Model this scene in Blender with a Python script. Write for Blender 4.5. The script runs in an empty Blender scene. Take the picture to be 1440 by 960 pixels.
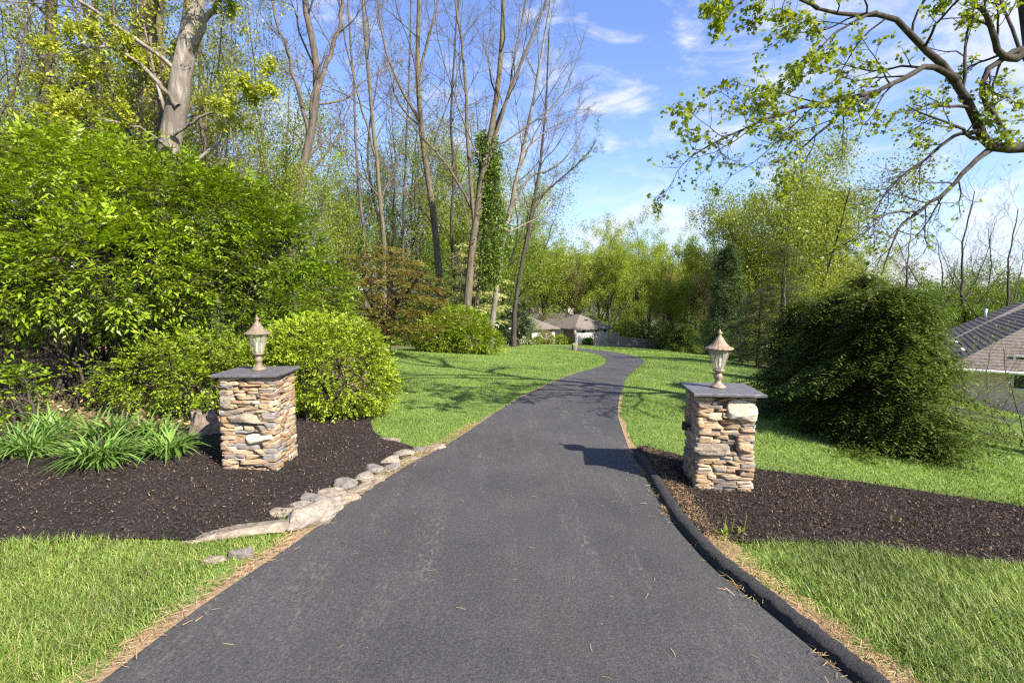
import bpy, math
import numpy as np
from mathutils import Vector, Matrix
from mathutils.geometry import delaunay_2d_cdt

C = bpy.context.scene.collection
def RNG(s): return np.random.default_rng(s)
def A(*a): return np.array(a, dtype=float)

# ------------------------------------------------------------------ camera model and terrain
FPX, CX, CY = 720.0, 720.0, 480.0
PITCH = math.radians(5.0)
CAM = A(0, 0, 2.0)
_f = A(0, math.cos(PITCH), -math.sin(PITCH)); _u = A(0, math.sin(PITCH), math.cos(PITCH))
def ray(px, py): return A(1, 0, 0)*((px-CX)/FPX) + _u*((CY-py)/FPX) + _f
def at(px, py, d):
    r = ray(px, py); return CAM + r*(d/r[1])
def proj(p):
    v = np.asarray(p, float) - CAM
    z = v @ _f
    return CX + FPX*v[0]/z, CY - FPX*(v @ _u)/z
def sstep(a, b, x):
    t = np.clip((x-a)/(b-a), 0, 1); return t*t*(3-2*t)
XCY = [-6, 3, 5, 8, 10, 15, 20, 27, 35, 45, 60, 100]
XCX = [-.3, -.2, .05, .58, .95, 2.2, 3.8, 6.0, 7.5, 7.5, 5.0, 5.0]
def T(x, y):
    x = np.asarray(x, float); y = np.asarray(y, float)
    P = -.24*(np.logaddexp(0, (y-13)/3) - np.logaddexp(0, (y-95)/3))
    o = x - np.interp(y, XCY, XCX)
    l = np.clip(-o-1.5, 0, 14); r = np.clip(o-1.5, 0, 24)
    left = .06*l - .0015*l*l
    right = -(.03*r + .0075*r*r)*(1-.65*sstep(35, 70, y))
    mound = .07*np.exp(-((x+3.2)**2/3+(y-5.6)**2/3))
    bank = .22*sstep(7.0, 8.4, y)*sstep(-2.9, -4.5, x)*(1-sstep(14, 22, y))
    und = .012*np.sin(x*1.7+.3*y)*np.sin(y*1.1+1.3)*np.clip(np.abs(o)-1.6, 0, 1)
    return P + left + right + mound + bank + und
def gp(px, py):
    r = ray(px, py); s = np.geomspace(.8, 900, 4000)
    p = CAM + r*s[:, None]
    below = p[:, 2] < T(p[:, 0], p[:, 1])
    if not below.any(): i = len(s)-1
    else: i = max(1, int(np.argmax(below)))
    a, b = s[i-1], s[i]
    for _ in range(30):
        m = (a+b)/2; q = CAM+r*m
        if q[2] < T(q[0], q[1]): b = m
        else: a = m
    return CAM + r*b
def ground(x, y): return A(x, y, float(T(x, y)))
def gxy(px, d): return ground((px-CX)/FPX*d, d)
def base(px, d):
    x = (px-CX)/FPX*d*1.0; return ground(x, d)

# ------------------------------------------------------------------ mesh building
def nrm(v): return v/np.maximum(np.linalg.norm(v, axis=-1, keepdims=True), 1e-9)
class MB:
    def __init__(s): s.V = []; s.F = []; s.M = []; s.n = 0
    def add(s, v, f, m=0):
        v = np.asarray(v, float).reshape(-1, 3); f = np.asarray(f, int)
        if len(v) == 0 or len(f) == 0: return s
        s.V.append(v); s.F.append(f+s.n); s.M.append(np.full(len(f), m)); s.n += len(v); return s
    def build(s, name, mats, parent=None, smooth=True, link=True, attr=None):
        V = np.concatenate(s.V)
        if parent is not None: V = V - np.array(parent.location)
        loops = np.concatenate([f.ravel() for f in s.F]); tot = np.concatenate([np.full(len(f), f.shape[1]) for f in s.F])
        me = bpy.data.meshes.new(name)
        me.vertices.add(len(V)); me.vertices.foreach_set('co', V.astype(np.float32).ravel())
        me.loops.add(len(loops)); me.loops.foreach_set('vertex_index', loops.astype(np.int32))
        me.polygons.add(len(tot)); st = np.concatenate([[0], np.cumsum(tot)[:-1]])
        me.polygons.foreach_set('loop_start', st.astype(np.int32))
        if not isinstance(mats, (list, tuple)): mats = [mats]
        for m in mats: me.materials.append(m)
        if len(mats) > 1: me.polygons.foreach_set('material_index', np.concatenate(s.M).astype(np.int32))
        if smooth: me.polygons.foreach_set('use_smooth', np.ones(len(tot), bool))
        else: me.polygons.foreach_set('use_smooth', np.zeros(len(tot), bool))
        me.update(calc_edges=True)
        if attr is not None:
            at_ = me.attributes.new(attr[0], 'FLOAT', 'POINT'); at_.data.foreach_set('value', attr[1].astype(np.float32))
        o = bpy.data.objects.new(name, me); C.objects.link(o)
        if parent is not None: o.parent = parent
        return o
def tag(o, label=None, cat=None, group=None, kind=None):
    if label: o['label'] = label
    if cat: o['category'] = cat
    if group: o['group'] = group
    if kind: o['kind'] = kind
    return o
def thing(name, label, cat, loc=(0, 0, 0), group=None):
    o = bpy.data.objects.new(name, None); C.objects.link(o); o.location = [float(q) for q in loc]
    o.empty_display_size = .2
    return tag(o, label, cat, group)
def dup(root, loc, rotz=0, scale=1, label=None):
    r = root.copy(); C.objects.link(r); r.location = [float(q) for q in loc]; r.rotation_euler = (0, 0, rotz); r.scale = (scale,)*3
    if label: r['label'] = label
    for ch in list(root.children):
        c = ch.copy(); C.objects.link(c); c.parent = r
        for g in ch.children:
            d = g.copy(); C.objects.link(d); d.parent = c
    return r
def box(c, sz, rot=0):
    x, y, z = [q/2 for q in sz]
    v = np.array([(a*x, b*y, cc*z) for cc in (-1, 1) for a, b in ((-1, -1), (1, -1), (1, 1), (-1, 1))], float)
    cr, sr = math.cos(rot), math.sin(rot)
    v = np.stack([v[:, 0]*cr-v[:, 1]*sr, v[:, 0]*sr+v[:, 1]*cr, v[:, 2]], 1) + np.asarray(c, float)
    f = [(0, 3, 2, 1), (4, 5, 6, 7), (0, 1, 5, 4), (1, 2, 6, 5), (2, 3, 7, 6), (3, 0, 4, 7)]
    return v, np.array(f)
def lathe(c, prof, n=24, flute=0, fl_n=12):
    prof = np.array(prof, float); a = np.arange(n)*2*math.pi/n
    r = prof[:, 0][:, None]*(1+flute*np.cos(a*fl_n))[None]
    v = np.stack([r*np.cos(a), r*np.sin(a), np.repeat(prof[:, 1][:, None], n, 1)], -1).reshape(-1, 3)+np.asarray(c, float)
    k = len(prof); i = np.arange(k-1)[:, None]*n; j = np.arange(n)[None]; j2 = (j+1) % n
    f = np.stack([i+j, i+j2, i+n+j2, i+n+j], -1).reshape(-1, 4)
    return v, f
def tubes(P, R, S=4):
    m, K, _ = P.shape
    if m == 0: return np.zeros((0, 3)), np.zeros((0, 4), int)
    tan = np.empty_like(P); tan[:, 1:-1] = P[:, 2:]-P[:, :-2]; tan[:, 0] = P[:, 1]-P[:, 0]; tan[:, -1] = P[:, -1]-P[:, -2]
    tan = nrm(tan)
    ax = nrm(P[:, -1]-P[:, 0]); ref = np.where(np.abs(ax[:, 2:3]) > .75, A(1, .1, 0), A(.1, 0, 1))
    b1 = nrm(np.cross(tan, ref[:, None, :])); b2 = np.cross(tan, b1)
    a = np.arange(S)*2*math.pi/S
    v = P[:, :, None, :] + R[:, :, None, None]*(b1[:, :, None, :]*np.cos(a)[None, None, :, None]+b2[:, :, None, :]*np.sin(a)[None, None, :, None])
    idx = np.arange(m*K*S).reshape(m, K, S)
    f = np.stack([idx[:, :-1], np.roll(idx[:, :-1], -1, 2), np.roll(idx[:, 1:], -1, 2), idx[:, 1:]], -1).reshape(-1, 4)
    return v.reshape(-1, 3), f
def smoothline(pts, it=2):
    p = np.asarray(pts, float)
    for _ in range(it):
        q = np.empty((2*len(p)-2, p.shape[1])); q[0::2] = .75*p[:-1]+.25*p[1:]; q[1::2] = .25*p[:-1]+.75*p[1:]
        p = np.concatenate([p[:1], q, p[-1:]])
    return p
def resample(p, K):
    p = np.asarray(p, float); s = np.concatenate([[0], np.cumsum(np.linalg.norm(np.diff(p, axis=0), axis=1))])
    t = np.linspace(0, s[-1], K); return np.stack([np.interp(t, s, p[:, i]) for i in range(p.shape[1])], 1)
def inpoly(x, y, poly):
    x = np.asarray(x); y = np.asarray(y); r = np.zeros(x.shape, bool)
    n = len(poly); j = n-1
    for i in range(n):
        xi, yi = poly[i][0], poly[i][1]; xj, yj = poly[j][0], poly[j][1]
        if yi != yj: r ^= ((yi > y) != (yj > y)) & (x < (xj-xi)*(y-yi)/(yj-yi)+xi)
        j = i
    return r
def vnoise(p, seed=0, f=1.0, octs=3):
    g = RNG(seed); p = np.asarray(p, float); out = np.zeros(p.shape[:-1]); amp = 1
    for _ in range(octs):
        k = g.normal(size=(7, p.shape[-1]))*f; ph = g.random(7)*6.28
        out += amp*np.sin(p @ k.T+ph).sum(-1)/3.5; amp *= .5; f *= 2.1
    return out

# ------------------------------------------------------------------ materials
def newmat(name):
    m = bpy.data.materials.new(name); m.use_nodes = True; nt = m.node_tree; nt.nodes.clear()
    return m, nt
def nd(nt, t, **k):
    n = nt.nodes.new(t)
    for a, b in k.items(): setattr(n, a, b)
    return n
def ramp(nt, stops, fac=None, interp='LINEAR'):
    n = nd(nt, 'ShaderNodeValToRGB'); e = n.color_ramp.elements; n.color_ramp.interpolation = interp
    while len(e) > 1: e.remove(e[-1])
    e[0].position = stops[0][0]; e[0].color = (*stops[0][1], 1)
    for p, c in stops[1:]:
        q = e.new(p); q.color = (*c, 1)
    if fac is not None: nt.links.new(fac, n.inputs[0])
    return n.outputs[0]
def mixc(nt, fac, a, b, mode='MIX'):
    n = nd(nt, 'ShaderNodeMix', data_type='RGBA', blend_type=mode)
    for s, v in ((0, fac), (6, a), (7, b)):
        if hasattr(v, 'is_output'): nt.links.new(v, n.inputs[s])
        else: n.inputs[s].default_value = v if s == 0 else (*v, 1)
    return n.outputs[2]
def noise(nt, scale, detail=4, rough=.6, vec=None, dist=0):
    n = nd(nt, 'ShaderNodeTexNoise'); n.inputs['Scale'].default_value = scale; n.inputs['Detail'].default_value = detail
    n.inputs['Roughness'].default_value = rough; n.inputs['Distortion'].default_value = dist
    if vec is not None: nt.links.new(vec, n.inputs['Vector'])
    return n.outputs[0]
def objvec(nt, scale=(1, 1, 1), kind='Object', rot=(0, 0, 0)):
    tc = nd(nt, 'ShaderNodeTexCoord'); mp = nd(nt, 'ShaderNodeMapping'); mp.inputs['Scale'].default_value = scale; mp.inputs['Rotation'].default_value = rot
    nt.links.new(tc.outputs[kind], mp.inputs[0]); return mp.outputs[0]
def worldvec(nt, scale=(1, 1, 1), rot=(0, 0, 0)):
    g = nd(nt, 'ShaderNodeNewGeometry'); mp = nd(nt, 'ShaderNodeMapping'); mp.inputs['Scale'].default_value = scale; mp.inputs['Rotation'].default_value = rot
    nt.links.new(g.outputs['Position'], mp.inputs[0]); return mp.outputs[0]
def bump(nt, h, strength=.5, dist=.02):
    b = nd(nt, 'ShaderNodeBump'); b.inputs['Strength'].default_value = strength; b.inputs['Distance'].default_value = dist
    nt.links.new(h, b.inputs['Height']); return b.outputs[0]
def fin(m, nt, col, rough=.8, normal=None, metal=0, spec=.4):
    p = nd(nt, 'ShaderNodeBsdfPrincipled'); o = nd(nt, 'ShaderNodeOutputMaterial')
    if hasattr(col, 'is_output'): nt.links.new(col, p.inputs['Base Color'])
    else: p.inputs['Base Color'].default_value = (*col, 1)
    if hasattr(rough, 'is_output'): nt.links.new(rough, p.inputs['Roughness'])
    else: p.inputs['Roughness'].default_value = rough
    p.inputs['Metallic'].default_value = metal; p.inputs['Specular IOR Level'].default_value = spec
    if normal is not None: nt.links.new(normal, p.inputs['Normal'])
    nt.links.new(p.outputs[0], o.inputs[0]); return m
def island(nt): return nd(nt, 'ShaderNodeNewGeometry').outputs['Random Per Island']
def math_(nt, op, a, b=None, clamp=False):
    n = nd(nt, 'ShaderNodeMath', operation=op); n.use_clamp = clamp
    for i, v in enumerate((a, b)):
        if v is None: continue
        if hasattr(v, 'is_output'): nt.links.new(v, n.inputs[i])
        else: n.inputs[i].default_value = v
    return n.outputs[0]
def leafmat(name, cols, trans=.35, rough=.45, spec=.35, patch=.25, tcol=None):
    m, nt = newmat(name)
    k = len(cols); c = ramp(nt, [(i/(k-1), q) for i, q in enumerate(cols)], island(nt))
    nz = noise(nt, .9, 4, .65, worldvec(nt))
    lo = tuple(q*(1-patch) for q in (1.0, 1.0, 1.0)); hi = tuple(1+patch*q for q in (1, .8, .3))
    c = mixc(nt, 1.0, c, ramp(nt, [(.3, lo), (.7, hi)], nz), 'MULTIPLY')
    p = nd(nt, 'ShaderNodeBsdfPrincipled'); nt.links.new(c, p.inputs['Base Color']); p.inputs['Roughness'].default_value = rough
    p.inputs['Specular IOR Level'].default_value = spec
    t = nd(nt, 'ShaderNodeBsdfTranslucent')
    tc = mixc(nt, 1.0, c, tcol or (1.15, 1.1, .5), 'MULTIPLY'); nt.links.new(tc, t.inputs[0])
    mx = nd(nt, 'ShaderNodeMixShader'); mx.inputs[0].default_value = trans
    o = nd(nt, 'ShaderNodeOutputMaterial')
    nt.links.new(p.outputs[0], mx.inputs[1]); nt.links.new(t.outputs[0], mx.inputs[2]); nt.links.new(mx.outputs[0], o.inputs[0])
    return m
def barkmat(name, c0, c1, c2=None, k=6):
    m, nt = newmat(name); v = objvec(nt, (k, k, k*.22)); n = noise(nt, 1.6, 7, .7, v, .6)
    n2 = noise(nt, .35, 3, .6, objvec(nt, (k, k, k*.5)))
    c = ramp(nt, [(.32, c0), (.62, c1)], n)
    if c2: c = mixc(nt, ramp(nt, [(.5, (0, 0, 0)), (.62, (1, 1, 1))], n2), c, c2)
    return fin(m, nt, c, .9, bump(nt, n, .9, .03), spec=.15)
M = {}
M['bark'] = barkmat('bark_grey_brown', (.04, .031, .024), (.15, .122, .095))
M['bark_pale'] = barkmat('bark_pale', (.075, .06, .048), (.29, .25, .205), (.13, .108, .088), 6)
M['bark_dark'] = barkmat('bark_dark', (.02, .016, .013), (.08, .065, .052))
M['bark_olive'] = barkmat('bark_olive', (.05, .041, .027), (.16, .132, .085))
M['twig'] = barkmat('twig', (.06, .046, .037), (.14, .106, .084))
M['twig_dark'] = barkmat('twig_dark', (.022, .017, .015), (.075, .058, .048))
M['leaf_shrub'] = leafmat('leaf_shrub', [(.1, .175, .006), (.19, .295, .01), (.3, .4, .018)], .34, patch=.42)
M['leaf_shrub_deep'] = leafmat('leaf_shrub_deep', [(.08, .15, .008), (.145, .24, .01), (.22, .32, .016)], .34, patch=.42)
M['leaf_privet'] = leafmat('leaf_privet', [(.13, .2, .01), (.25, .34, .014), (.36, .44, .03)], .3)
M['leaf_low'] = leafmat('leaf_low', [(.10, .17, .01), (.2, .3, .014), (.3, .38, .02)], .32)
M['leaf_spring'] = leafmat('leaf_spring', [(.2, .25, .018), (.34, .39, .03), (.48, .49, .06)], .45)
M['leaf_spring_green'] = leafmat('leaf_spring_green', [(.14, .2, .018), (.23, .295, .028), (.33, .385, .05)], .42)
M['leaf_wood'] = leafmat('leaf_wood', [(.13, .165, .018), (.21, .25, .03), (.3, .32, .05)], .42)
M['leaf_wood_deep'] = leafmat('leaf_wood_deep', [(.07, .135, .012), (.125, .205, .016), (.19, .27, .025)], .42)
M['leaf_olive'] = leafmat('leaf_olive', [(.19, .17, .05), (.27, .25, .075), (.34, .31, .11)], .4)
M['leaf_crown'] = leafmat('leaf_crown', [(.13, .18, .02), (.22, .275, .03), (.32, .365, .055)], .42)
M['leaf_far'] = leafmat('leaf_far', [(.15, .215, .018), (.25, .325, .03), (.35, .42, .055)], .45)
M['leaf_maple'] = leafmat('leaf_maple', [(.13, .19, .015), (.21, .28, .02), (.32, .37, .03)], .5)
M['leaf_bronze'] = leafmat('leaf_bronze', [(.15, .085, .022), (.19, .16, .032), (.15, .2, .028)], .35, tcol=(1.1, .9, .5))
M['leaf_dogwood'] = leafmat('leaf_dogwood', [(.28, .33, .1), (.45, .48, .22), (.55, .55, .33)], .4)
M['leaf_ivy'] = leafmat('leaf_ivy', [(.045, .085, .01), (.085, .145, .014), (.16, .225, .022)], .25)
M['leaf_holly'] = leafmat('leaf_holly', [(.014, .028, .014), (.028, .05, .022), (.05, .075, .035)], .1, .3, .5)
M['needle'] = leafmat('needle_hemlock', [(.033, .06, .012), (.066, .107, .017), (.135, .18, .028)], .22, .6, .12)
M['needle_spruce'] = leafmat('needle_spruce', [(.028, .05, .022), (.05, .085, .03), (.085, .125, .045)], .2)
M['needle_dull'] = leafmat('needle_dull', [(.07, .085, .028), (.12, .14, .045), (.18, .19, .07)], .25)
M['leaf_lily'] = leafmat('leaf_daylily', [(.08, .16, .03), (.14, .25, .05), (.21, .33, .08)], .3, .4)
M['grass'] = leafmat('grass_blade', [(.075, .145, .02), (.125, .21, .03), (.185, .28, .045), (.27, .355, .08), (.4, .37, .18)], .35, .5, .35, .35)
M['grass_deep'] = leafmat('grass_blade_lawn', [(.09, .16, .022), (.14, .225, .032), (.19, .285, .05), (.26, .34, .08)], .35, .5, .3, .38)

def ground_mat():
    m, nt = newmat('lawn_and_litter')
    n1 = noise(nt, .35, 4, .6, worldvec(nt)); n2 = noise(nt, 9, 5, .7, worldvec(nt)); n3 = noise(nt, 60, 3, .7, worldvec(nt, (1, .5, 1)))
    g = ramp(nt, [(.3, (.09, .15, .025)), (.55, (.13, .2, .035)), (.75, (.19, .245, .055))], n1)
    g = mixc(nt, .55, g, ramp(nt, [(.35, (.06, .12, .02)), (.7, (.18, .27, .05))], n2))
    g = mixc(nt, .4, g, ramp(nt, [(.35, (.07, .115, .02)), (.65, (.24, .3, .08))], n3))
    l = ramp(nt, [(.3, (.06, .042, .028)), (.5, (.16, .11, .075)), (.68, (.3, .22, .15))], n3)
    l = mixc(nt, ramp(nt, [(.38, (0, 0, 0)), (.55, (1, 1, 1))], n2), l, (.07, .095, .025))
    a = nd(nt, 'ShaderNodeAttribute', attribute_name='zone')
    z = math_(nt, 'ADD', a.outputs['Fac'], math_(nt, 'MULTIPLY', math_(nt, 'SUBTRACT', n2, .5), .8))
    zf = ramp(nt, [(.42, (0, 0, 0)), (.58, (1, 1, 1))], z)
    return fin(m, nt, mixc(nt, zf, g, l), .9, bump(nt, n3, .8, .03), spec=.2)
def asphalt_mat(name='asphalt', dark=1.0):
    m, nt = newmat(name); w = worldvec(nt)
    sp = noise(nt, 150, 3, .85, w); sp2 = noise(nt, 55, 4, .8, w); big = noise(nt, .8, 5, .6, w); st = noise(nt, 1.3, 7, .7, worldvec(nt, (2.8, .3, 1), (0, 0, math.radians(-4))))
    st2 = noise(nt, 14, 6, .8, worldvec(nt, (2.6, .9, 1), (0, 0, math.radians(5))))
    c = ramp(nt, [(.34, tuple(.022*dark for _ in 'rgb')), (.52, (.05*dark, .049*dark, .0485*dark)), (.68, (.16*dark, .155*dark, .15*dark))], sp)
    c = mixc(nt, .55, c, ramp(nt, [(.32, tuple(.026*dark for _ in 'rgb')), (.5, (.062*dark, .059*dark, .058*dark)), (.7, (.15*dark, .14*dark, .135*dark))], sp2))
    c = mixc(nt, 1.0, c, ramp(nt, [(.3, (.7, .69, .685)), (.7, (1.08, 1.065, 1.055))], big), 'MULTIPLY')
    if dark > .8:
        f = math_(nt, 'MULTIPLY', ramp(nt, [(.5, (0, 0, 0)), (.7, (1, 1, 1))], st), ramp(nt, [(.5, (0, 0, 0)), (.6, (1, 1, 1))], st2))
        c = mixc(nt, math_(nt, 'MULTIPLY', f, .42), c, (.29, .265, .23))
        vn = nd(nt, 'ShaderNodeTexVoronoi'); vn.inputs['Scale'].default_value = 9; nt.links.new(w, vn.inputs['Vector'])
        dots = ramp(nt, [(.04, (1, 1, 1)), (.07, (0, 0, 0))], vn.outputs['Distance'])
        keep = ramp(nt, [(.72, (0, 0, 0)), (.74, (1, 1, 1))], vn.outputs['Color'])
        c = mixc(nt, math_(nt, 'MULTIPLY', math_(nt, 'MULTIPLY', dots, keep), .7), c, (.28, .25, .2))
        n5 = noise(nt, .25, 3, .6, w); c = mixc(nt, ramp(nt, [(.5, (0, 0, 0)), (.75, (.35, .35, .35))], n5), c, (.1, .085, .07))
    h = math_(nt, 'ADD', sp, math_(nt, 'MULTIPLY', sp2, 1.2))
    return fin(m, nt, c, .74, bump(nt, h, .8 if dark > .8 else 1.0, .008 if dark > .8 else .02), spec=.3)
def mulch_mat():
    m, nt = newmat('mulch'); w = worldvec(nt)
    n = noise(nt, 45, 5, .75, worldvec(nt, (1, .55, 1))); n2 = noise(nt, 2, 3, .6, w)
    c = ramp(nt, [(.3, (.011, .009, .0075)), (.5, (.029, .0235, .02)), (.72, (.072, .057, .048))], n)
    c = mixc(nt, 1.0, c, ramp(nt, [(.3, (.75, .75, .75)), (.7, (1.2, 1.17, 1.15))], n2), 'MULTIPLY')
    return fin(m, nt, c, .95, bump(nt, n, 1, .03), spec=.15)
def stone_mat():
    m, nt = newmat('fieldstone')
    c = ramp(nt, [(0, (.26, .185, .115)), (.13, (.38, .29, .185)), (.27, (.17, .14, .115)), (.38, (.33, .235, .145)), (.5, (.2, .185, .17)), (.6, (.27, .165, .095)), (.68, (.42, .345, .25)),
                  (.79, (.235, .16, .1)), (.9, (.19, .185, .18)), (.95, (.37, .27, .16))], island(nt), 'CONSTANT')
    n = noise(nt, 26, 7, .7, objvec(nt, (.8, .8, 1.6))); n2 = noise(nt, 7, 4, .6, objvec(nt))
    c = mixc(nt, 1.0, c, ramp(nt, [(.28, (.5, .47, .44)), (.5, (.95, .95, .95)), (.72, (1.35, 1.3, 1.22))], n), 'MULTIPLY')
    c = mixc(nt, math_(nt, 'MULTIPLY', ramp(nt, [(.5, (0, 0, 0)), (.66, (1, 1, 1))], n2), .5), c, (.4, .25, .12))
    return fin(m, nt, c, .9, bump(nt, n, .8, .012), spec=.2)
def rock_mat(name, c0, c1, c2):
    m, nt = newmat(name); n = noise(nt, 12, 8, .68, objvec(nt, (1, 1, 1.7)), .8); n2 = noise(nt, 3.5, 4, .6, objvec(nt))
    c = ramp(nt, [(.3, c0), (.52, c1), (.72, c2)], n)
    c = mixc(nt, math_(nt, 'MULTIPLY', ramp(nt, [(.52, (0, 0, 0)), (.7, (1, 1, 1))], n2), .5), c, c0)
    return fin(m, nt, c, .88, bump(nt, n, .8, .02), spec=.2)
def plain(name, c, rough=.7, metal=0, var=.15, sc=8, spec=.4, bs=.15):
    m, nt = newmat(name); n = noise(nt, sc, 5, .65, objvec(nt))
    col = ramp(nt, [(.3, tuple(q*(1-var) for q in c)), (.7, tuple(min(1, q*(1+var)) for q in c))], n)
    return fin(m, nt, col, rough, bump(nt, n, bs, .01), metal, spec)
M['ground'] = ground_mat(); M['asphalt'] = asphalt_mat(); M['kerb'] = asphalt_mat('asphalt_kerb', .78); M['mulch'] = mulch_mat(); M['stone'] = stone_mat()
M['quartz'] = rock_mat('quartz', (.3, .24, .165), (.47, .4, .295), (.57, .515, .42))
M['rock_pale'] = rock_mat('rock_pale', (.12, .096, .072), (.25, .212, .165), (.36, .315, .255))
M['rock_tan'] = rock_mat('rock_tan', (.1, .08, .058), (.225, .186, .137), (.345, .295, .225))
M['rock_grey'] = rock_mat('rock_grey', (.075, .066, .056), (.165, .148, .127), (.25, .228, .2))
M['mortar'] = plain('joint_mortar', (.13, .1, .072), .95, 0, .3, 20)
M['slate'] = plain('slate', (.10, .092, .095), .55, 0, .35, 14)
M['bronze_left'] = plain('lamp_paint_tan', (.17, .128, .083), .58, .0, .42, 30)
M['bronze_right'] = plain('lamp_paint_copper', (.215, .158, .104), .6, .0, .42, 34)
M['ivory'] = plain('candle_sleeve', (.75, .7, .6), .5)
M['straw'] = leafmat('straw', [(.2, .13, .065), (.34, .23, .12), (.46, .34, .2)], .1, .7, .2)
M['chip'] = leafmat('bark_chip', [(.016, .011, .009), (.03, .021, .017), (.034, .024, .019), (.042, .03, .024), (.05, .036, .029), (.06, .043, .034), (.08, .056, .044), (.26, .175, .11)], 0, .9, .2, .1)
M['deadleaf'] = leafmat('dead_leaf', [(.12, .07, .04), (.24, .15, .09), (.4, .28, .18), (.12, .1, .05)], .1, .8, .2)
M['soil'] = plain('straw_verge', (.24, .165, .095), .95, 0, .4, 30, .2, .6)
M['roof'] = plain('roof_shingle', (.15, .125, .108), .9, 0, .38, 9, .2)
M['wall_white'] = plain('painted_wall', (.72, .66, .57), .85, 0, .08, 3)
M['chimney_stone'] = plain('chimney_stone', (.36, .31, .26), .9, 0, .25, 6)
M['wall_tan'] = plain('tan_brick_wall', (.62, .48, .34), .9, 0, .15, 8)
M['wall_brown'] = plain('brown_siding', (.2, .15, .12), .85, 0, .15, 3)
M['trim'] = plain('trim', (.62, .58, .52), .6, 0, .06)
M['glass_dark'] = plain('dark_pane', (.02, .022, .025), .12, 0, .1)
M['fence'] = plain('weathered_fence', (.3, .25, .21), .9, 0, .3, 6)
M['metal'] = plain('galvanised_metal', (.55, .56, .58), .35, .7, .1)
M['black'] = plain('black_plastic', (.02, .02, .02), .5, 0, .2)
M['stump'] = rock_mat('dead_wood', (.07, .048, .035), (.17, .125, .092), (.27, .21, .16))
M['white_plastic'] = plain('white_plastic', (.75, .75, .72), .5)
def glass_mat():
    m, nt = newmat('lamp_glass'); t = nd(nt, 'ShaderNodeBsdfTransparent'); t.inputs[0].default_value = (.9, .88, .8, 1)
    p = nd(nt, 'ShaderNodeBsdfPrincipled'); p.inputs['Base Color'].default_value = (.6, .56, .45, 1); p.inputs['Roughness'].default_value = .12
    mx = nd(nt, 'ShaderNodeMixShader'); mx.inputs[0].default_value = .32; o = nd(nt, 'ShaderNodeOutputMaterial')
    nt.links.new(t.outputs[0], mx.inputs[1]); nt.links.new(p.outputs[0], mx.inputs[2]); nt.links.new(mx.outputs[0], o.inputs[0]); return m
M['glass'] = glass_mat()
def hill_mat():
    m, nt = newmat('far_hill_woods'); n = noise(nt, .02, 6, .7, worldvec(nt))
    return fin(m, nt, ramp(nt, [(.3, (.05, .075, .07)), (.7, (.1, .13, .11))], n), 1, spec=.1)
M['hill'] = hill_mat()

# ------------------------------------------------------------------ foliage and wood generators
DIAMOND = (A([0, 0, 0], [.42, .24, .05], [1, 0, -.06], [.42, -.24, .05]), np.array([[0, 1, 2, 3]]))
SLIM = (A([0, 0, 0], [.4, .13, .03], [1, 0, -.05], [.4, -.13, .03]), np.array([[0, 1, 2, 3]]))
NEEDLE = (A([0, 0, 0], [.45, .15, .02], [1, 0, -.06], [.45, -.15, .02]), np.array([[0, 1, 2, 3]]))
BROAD = (A([0, 0, 0], [.4, .17, .04], [1, 0, -.12], [.4, -.17, .04]), np.array([[0, 1, 2, 3]]))
OVAL = (A([0, 0, 0], [.25, .2, .05], [.65, .2, .04], [1, 0, -.08], [.65, -.2, .04], [.25, -.2, .05]), np.array([[0, 1, 2, 3, 4, 5]]))
LOBED = (A([0, 0, 0], [.12, .4, .05], [.4, .26, .02], [.52, .5, .05], [.68, .22, 0], [1, 0, -.08], [.68, -.22, 0], [.52, -.5, .05], [.4, -.26, .02], [.12, -.4, .05]), np.array([list(range(10))]))
def leafset(pos, d, n, size, tpl):
    tv, tf = tpl; d = nrm(d); b = nrm(np.cross(n, d)); n = np.cross(d, b)
    s = np.broadcast_to(np.asarray(size, float), (len(pos),))[:, None, None]
    v = pos[:, None, :]+s*(d[:, None, :]*tv[None, :, 0:1]+b[:, None, :]*tv[None, :, 1:2]+n[:, None, :]*tv[None, :, 2:3])
    k = len(tv); f = (np.arange(len(pos))*k)[:, None, None]+tf[None]
    return v.reshape(-1, 3), f.reshape(-1, tf.shape[1])
def randleaves(rng, pos, size, tpl, up=.6, jit=0):
    n = nrm(rng.normal(size=pos.shape)+A(0, 0, up)); d = rng.normal(size=pos.shape)+A(0, 0, -.15)
    d = d-n*(d*n).sum(1, keepdims=True)
    return leafset(pos+rng.normal(size=pos.shape)*jit, d, n, size*rng.uniform(.65, 1.25, len(pos)), tpl)
def sprays(rng, P, D, L, nl, size, tpl, droop=.25, flat=.35, side=.9, along=.7):
    m = len(P); L = np.broadcast_to(np.asarray(L, float), (m,))*rng.uniform(.7, 1.2, m); D = nrm(D)
    t = np.tile((np.arange(nl)+.6)/nl, m)+rng.normal(size=m*nl)*.03
    i = np.repeat(np.arange(m), nl); sg = np.tile(np.where(np.arange(nl) % 2, 1., -1.), m)
    up = nrm(rng.normal(size=(m, 3))*flat*.8+A(0, 0, 1)); perp = nrm(np.cross(D, up)); up = np.cross(perp, D)
    pos = P[i]+D[i]*(L[i]*t)[:, None]; pos[:, 2] -= droop*L[i]*t*t
    d = D[i]*(along*(.5+t))[:, None]+perp[i]*(sg*side)[:, None]+rng.normal(size=pos.shape)*.25; d[:, 2] -= droop*t
    n = nrm(up[i]+rng.normal(size=pos.shape)*flat)
    sz = size*rng.uniform(.5, 1.35, len(pos))
    return leafset(pos, d, n, sz, tpl)
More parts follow.
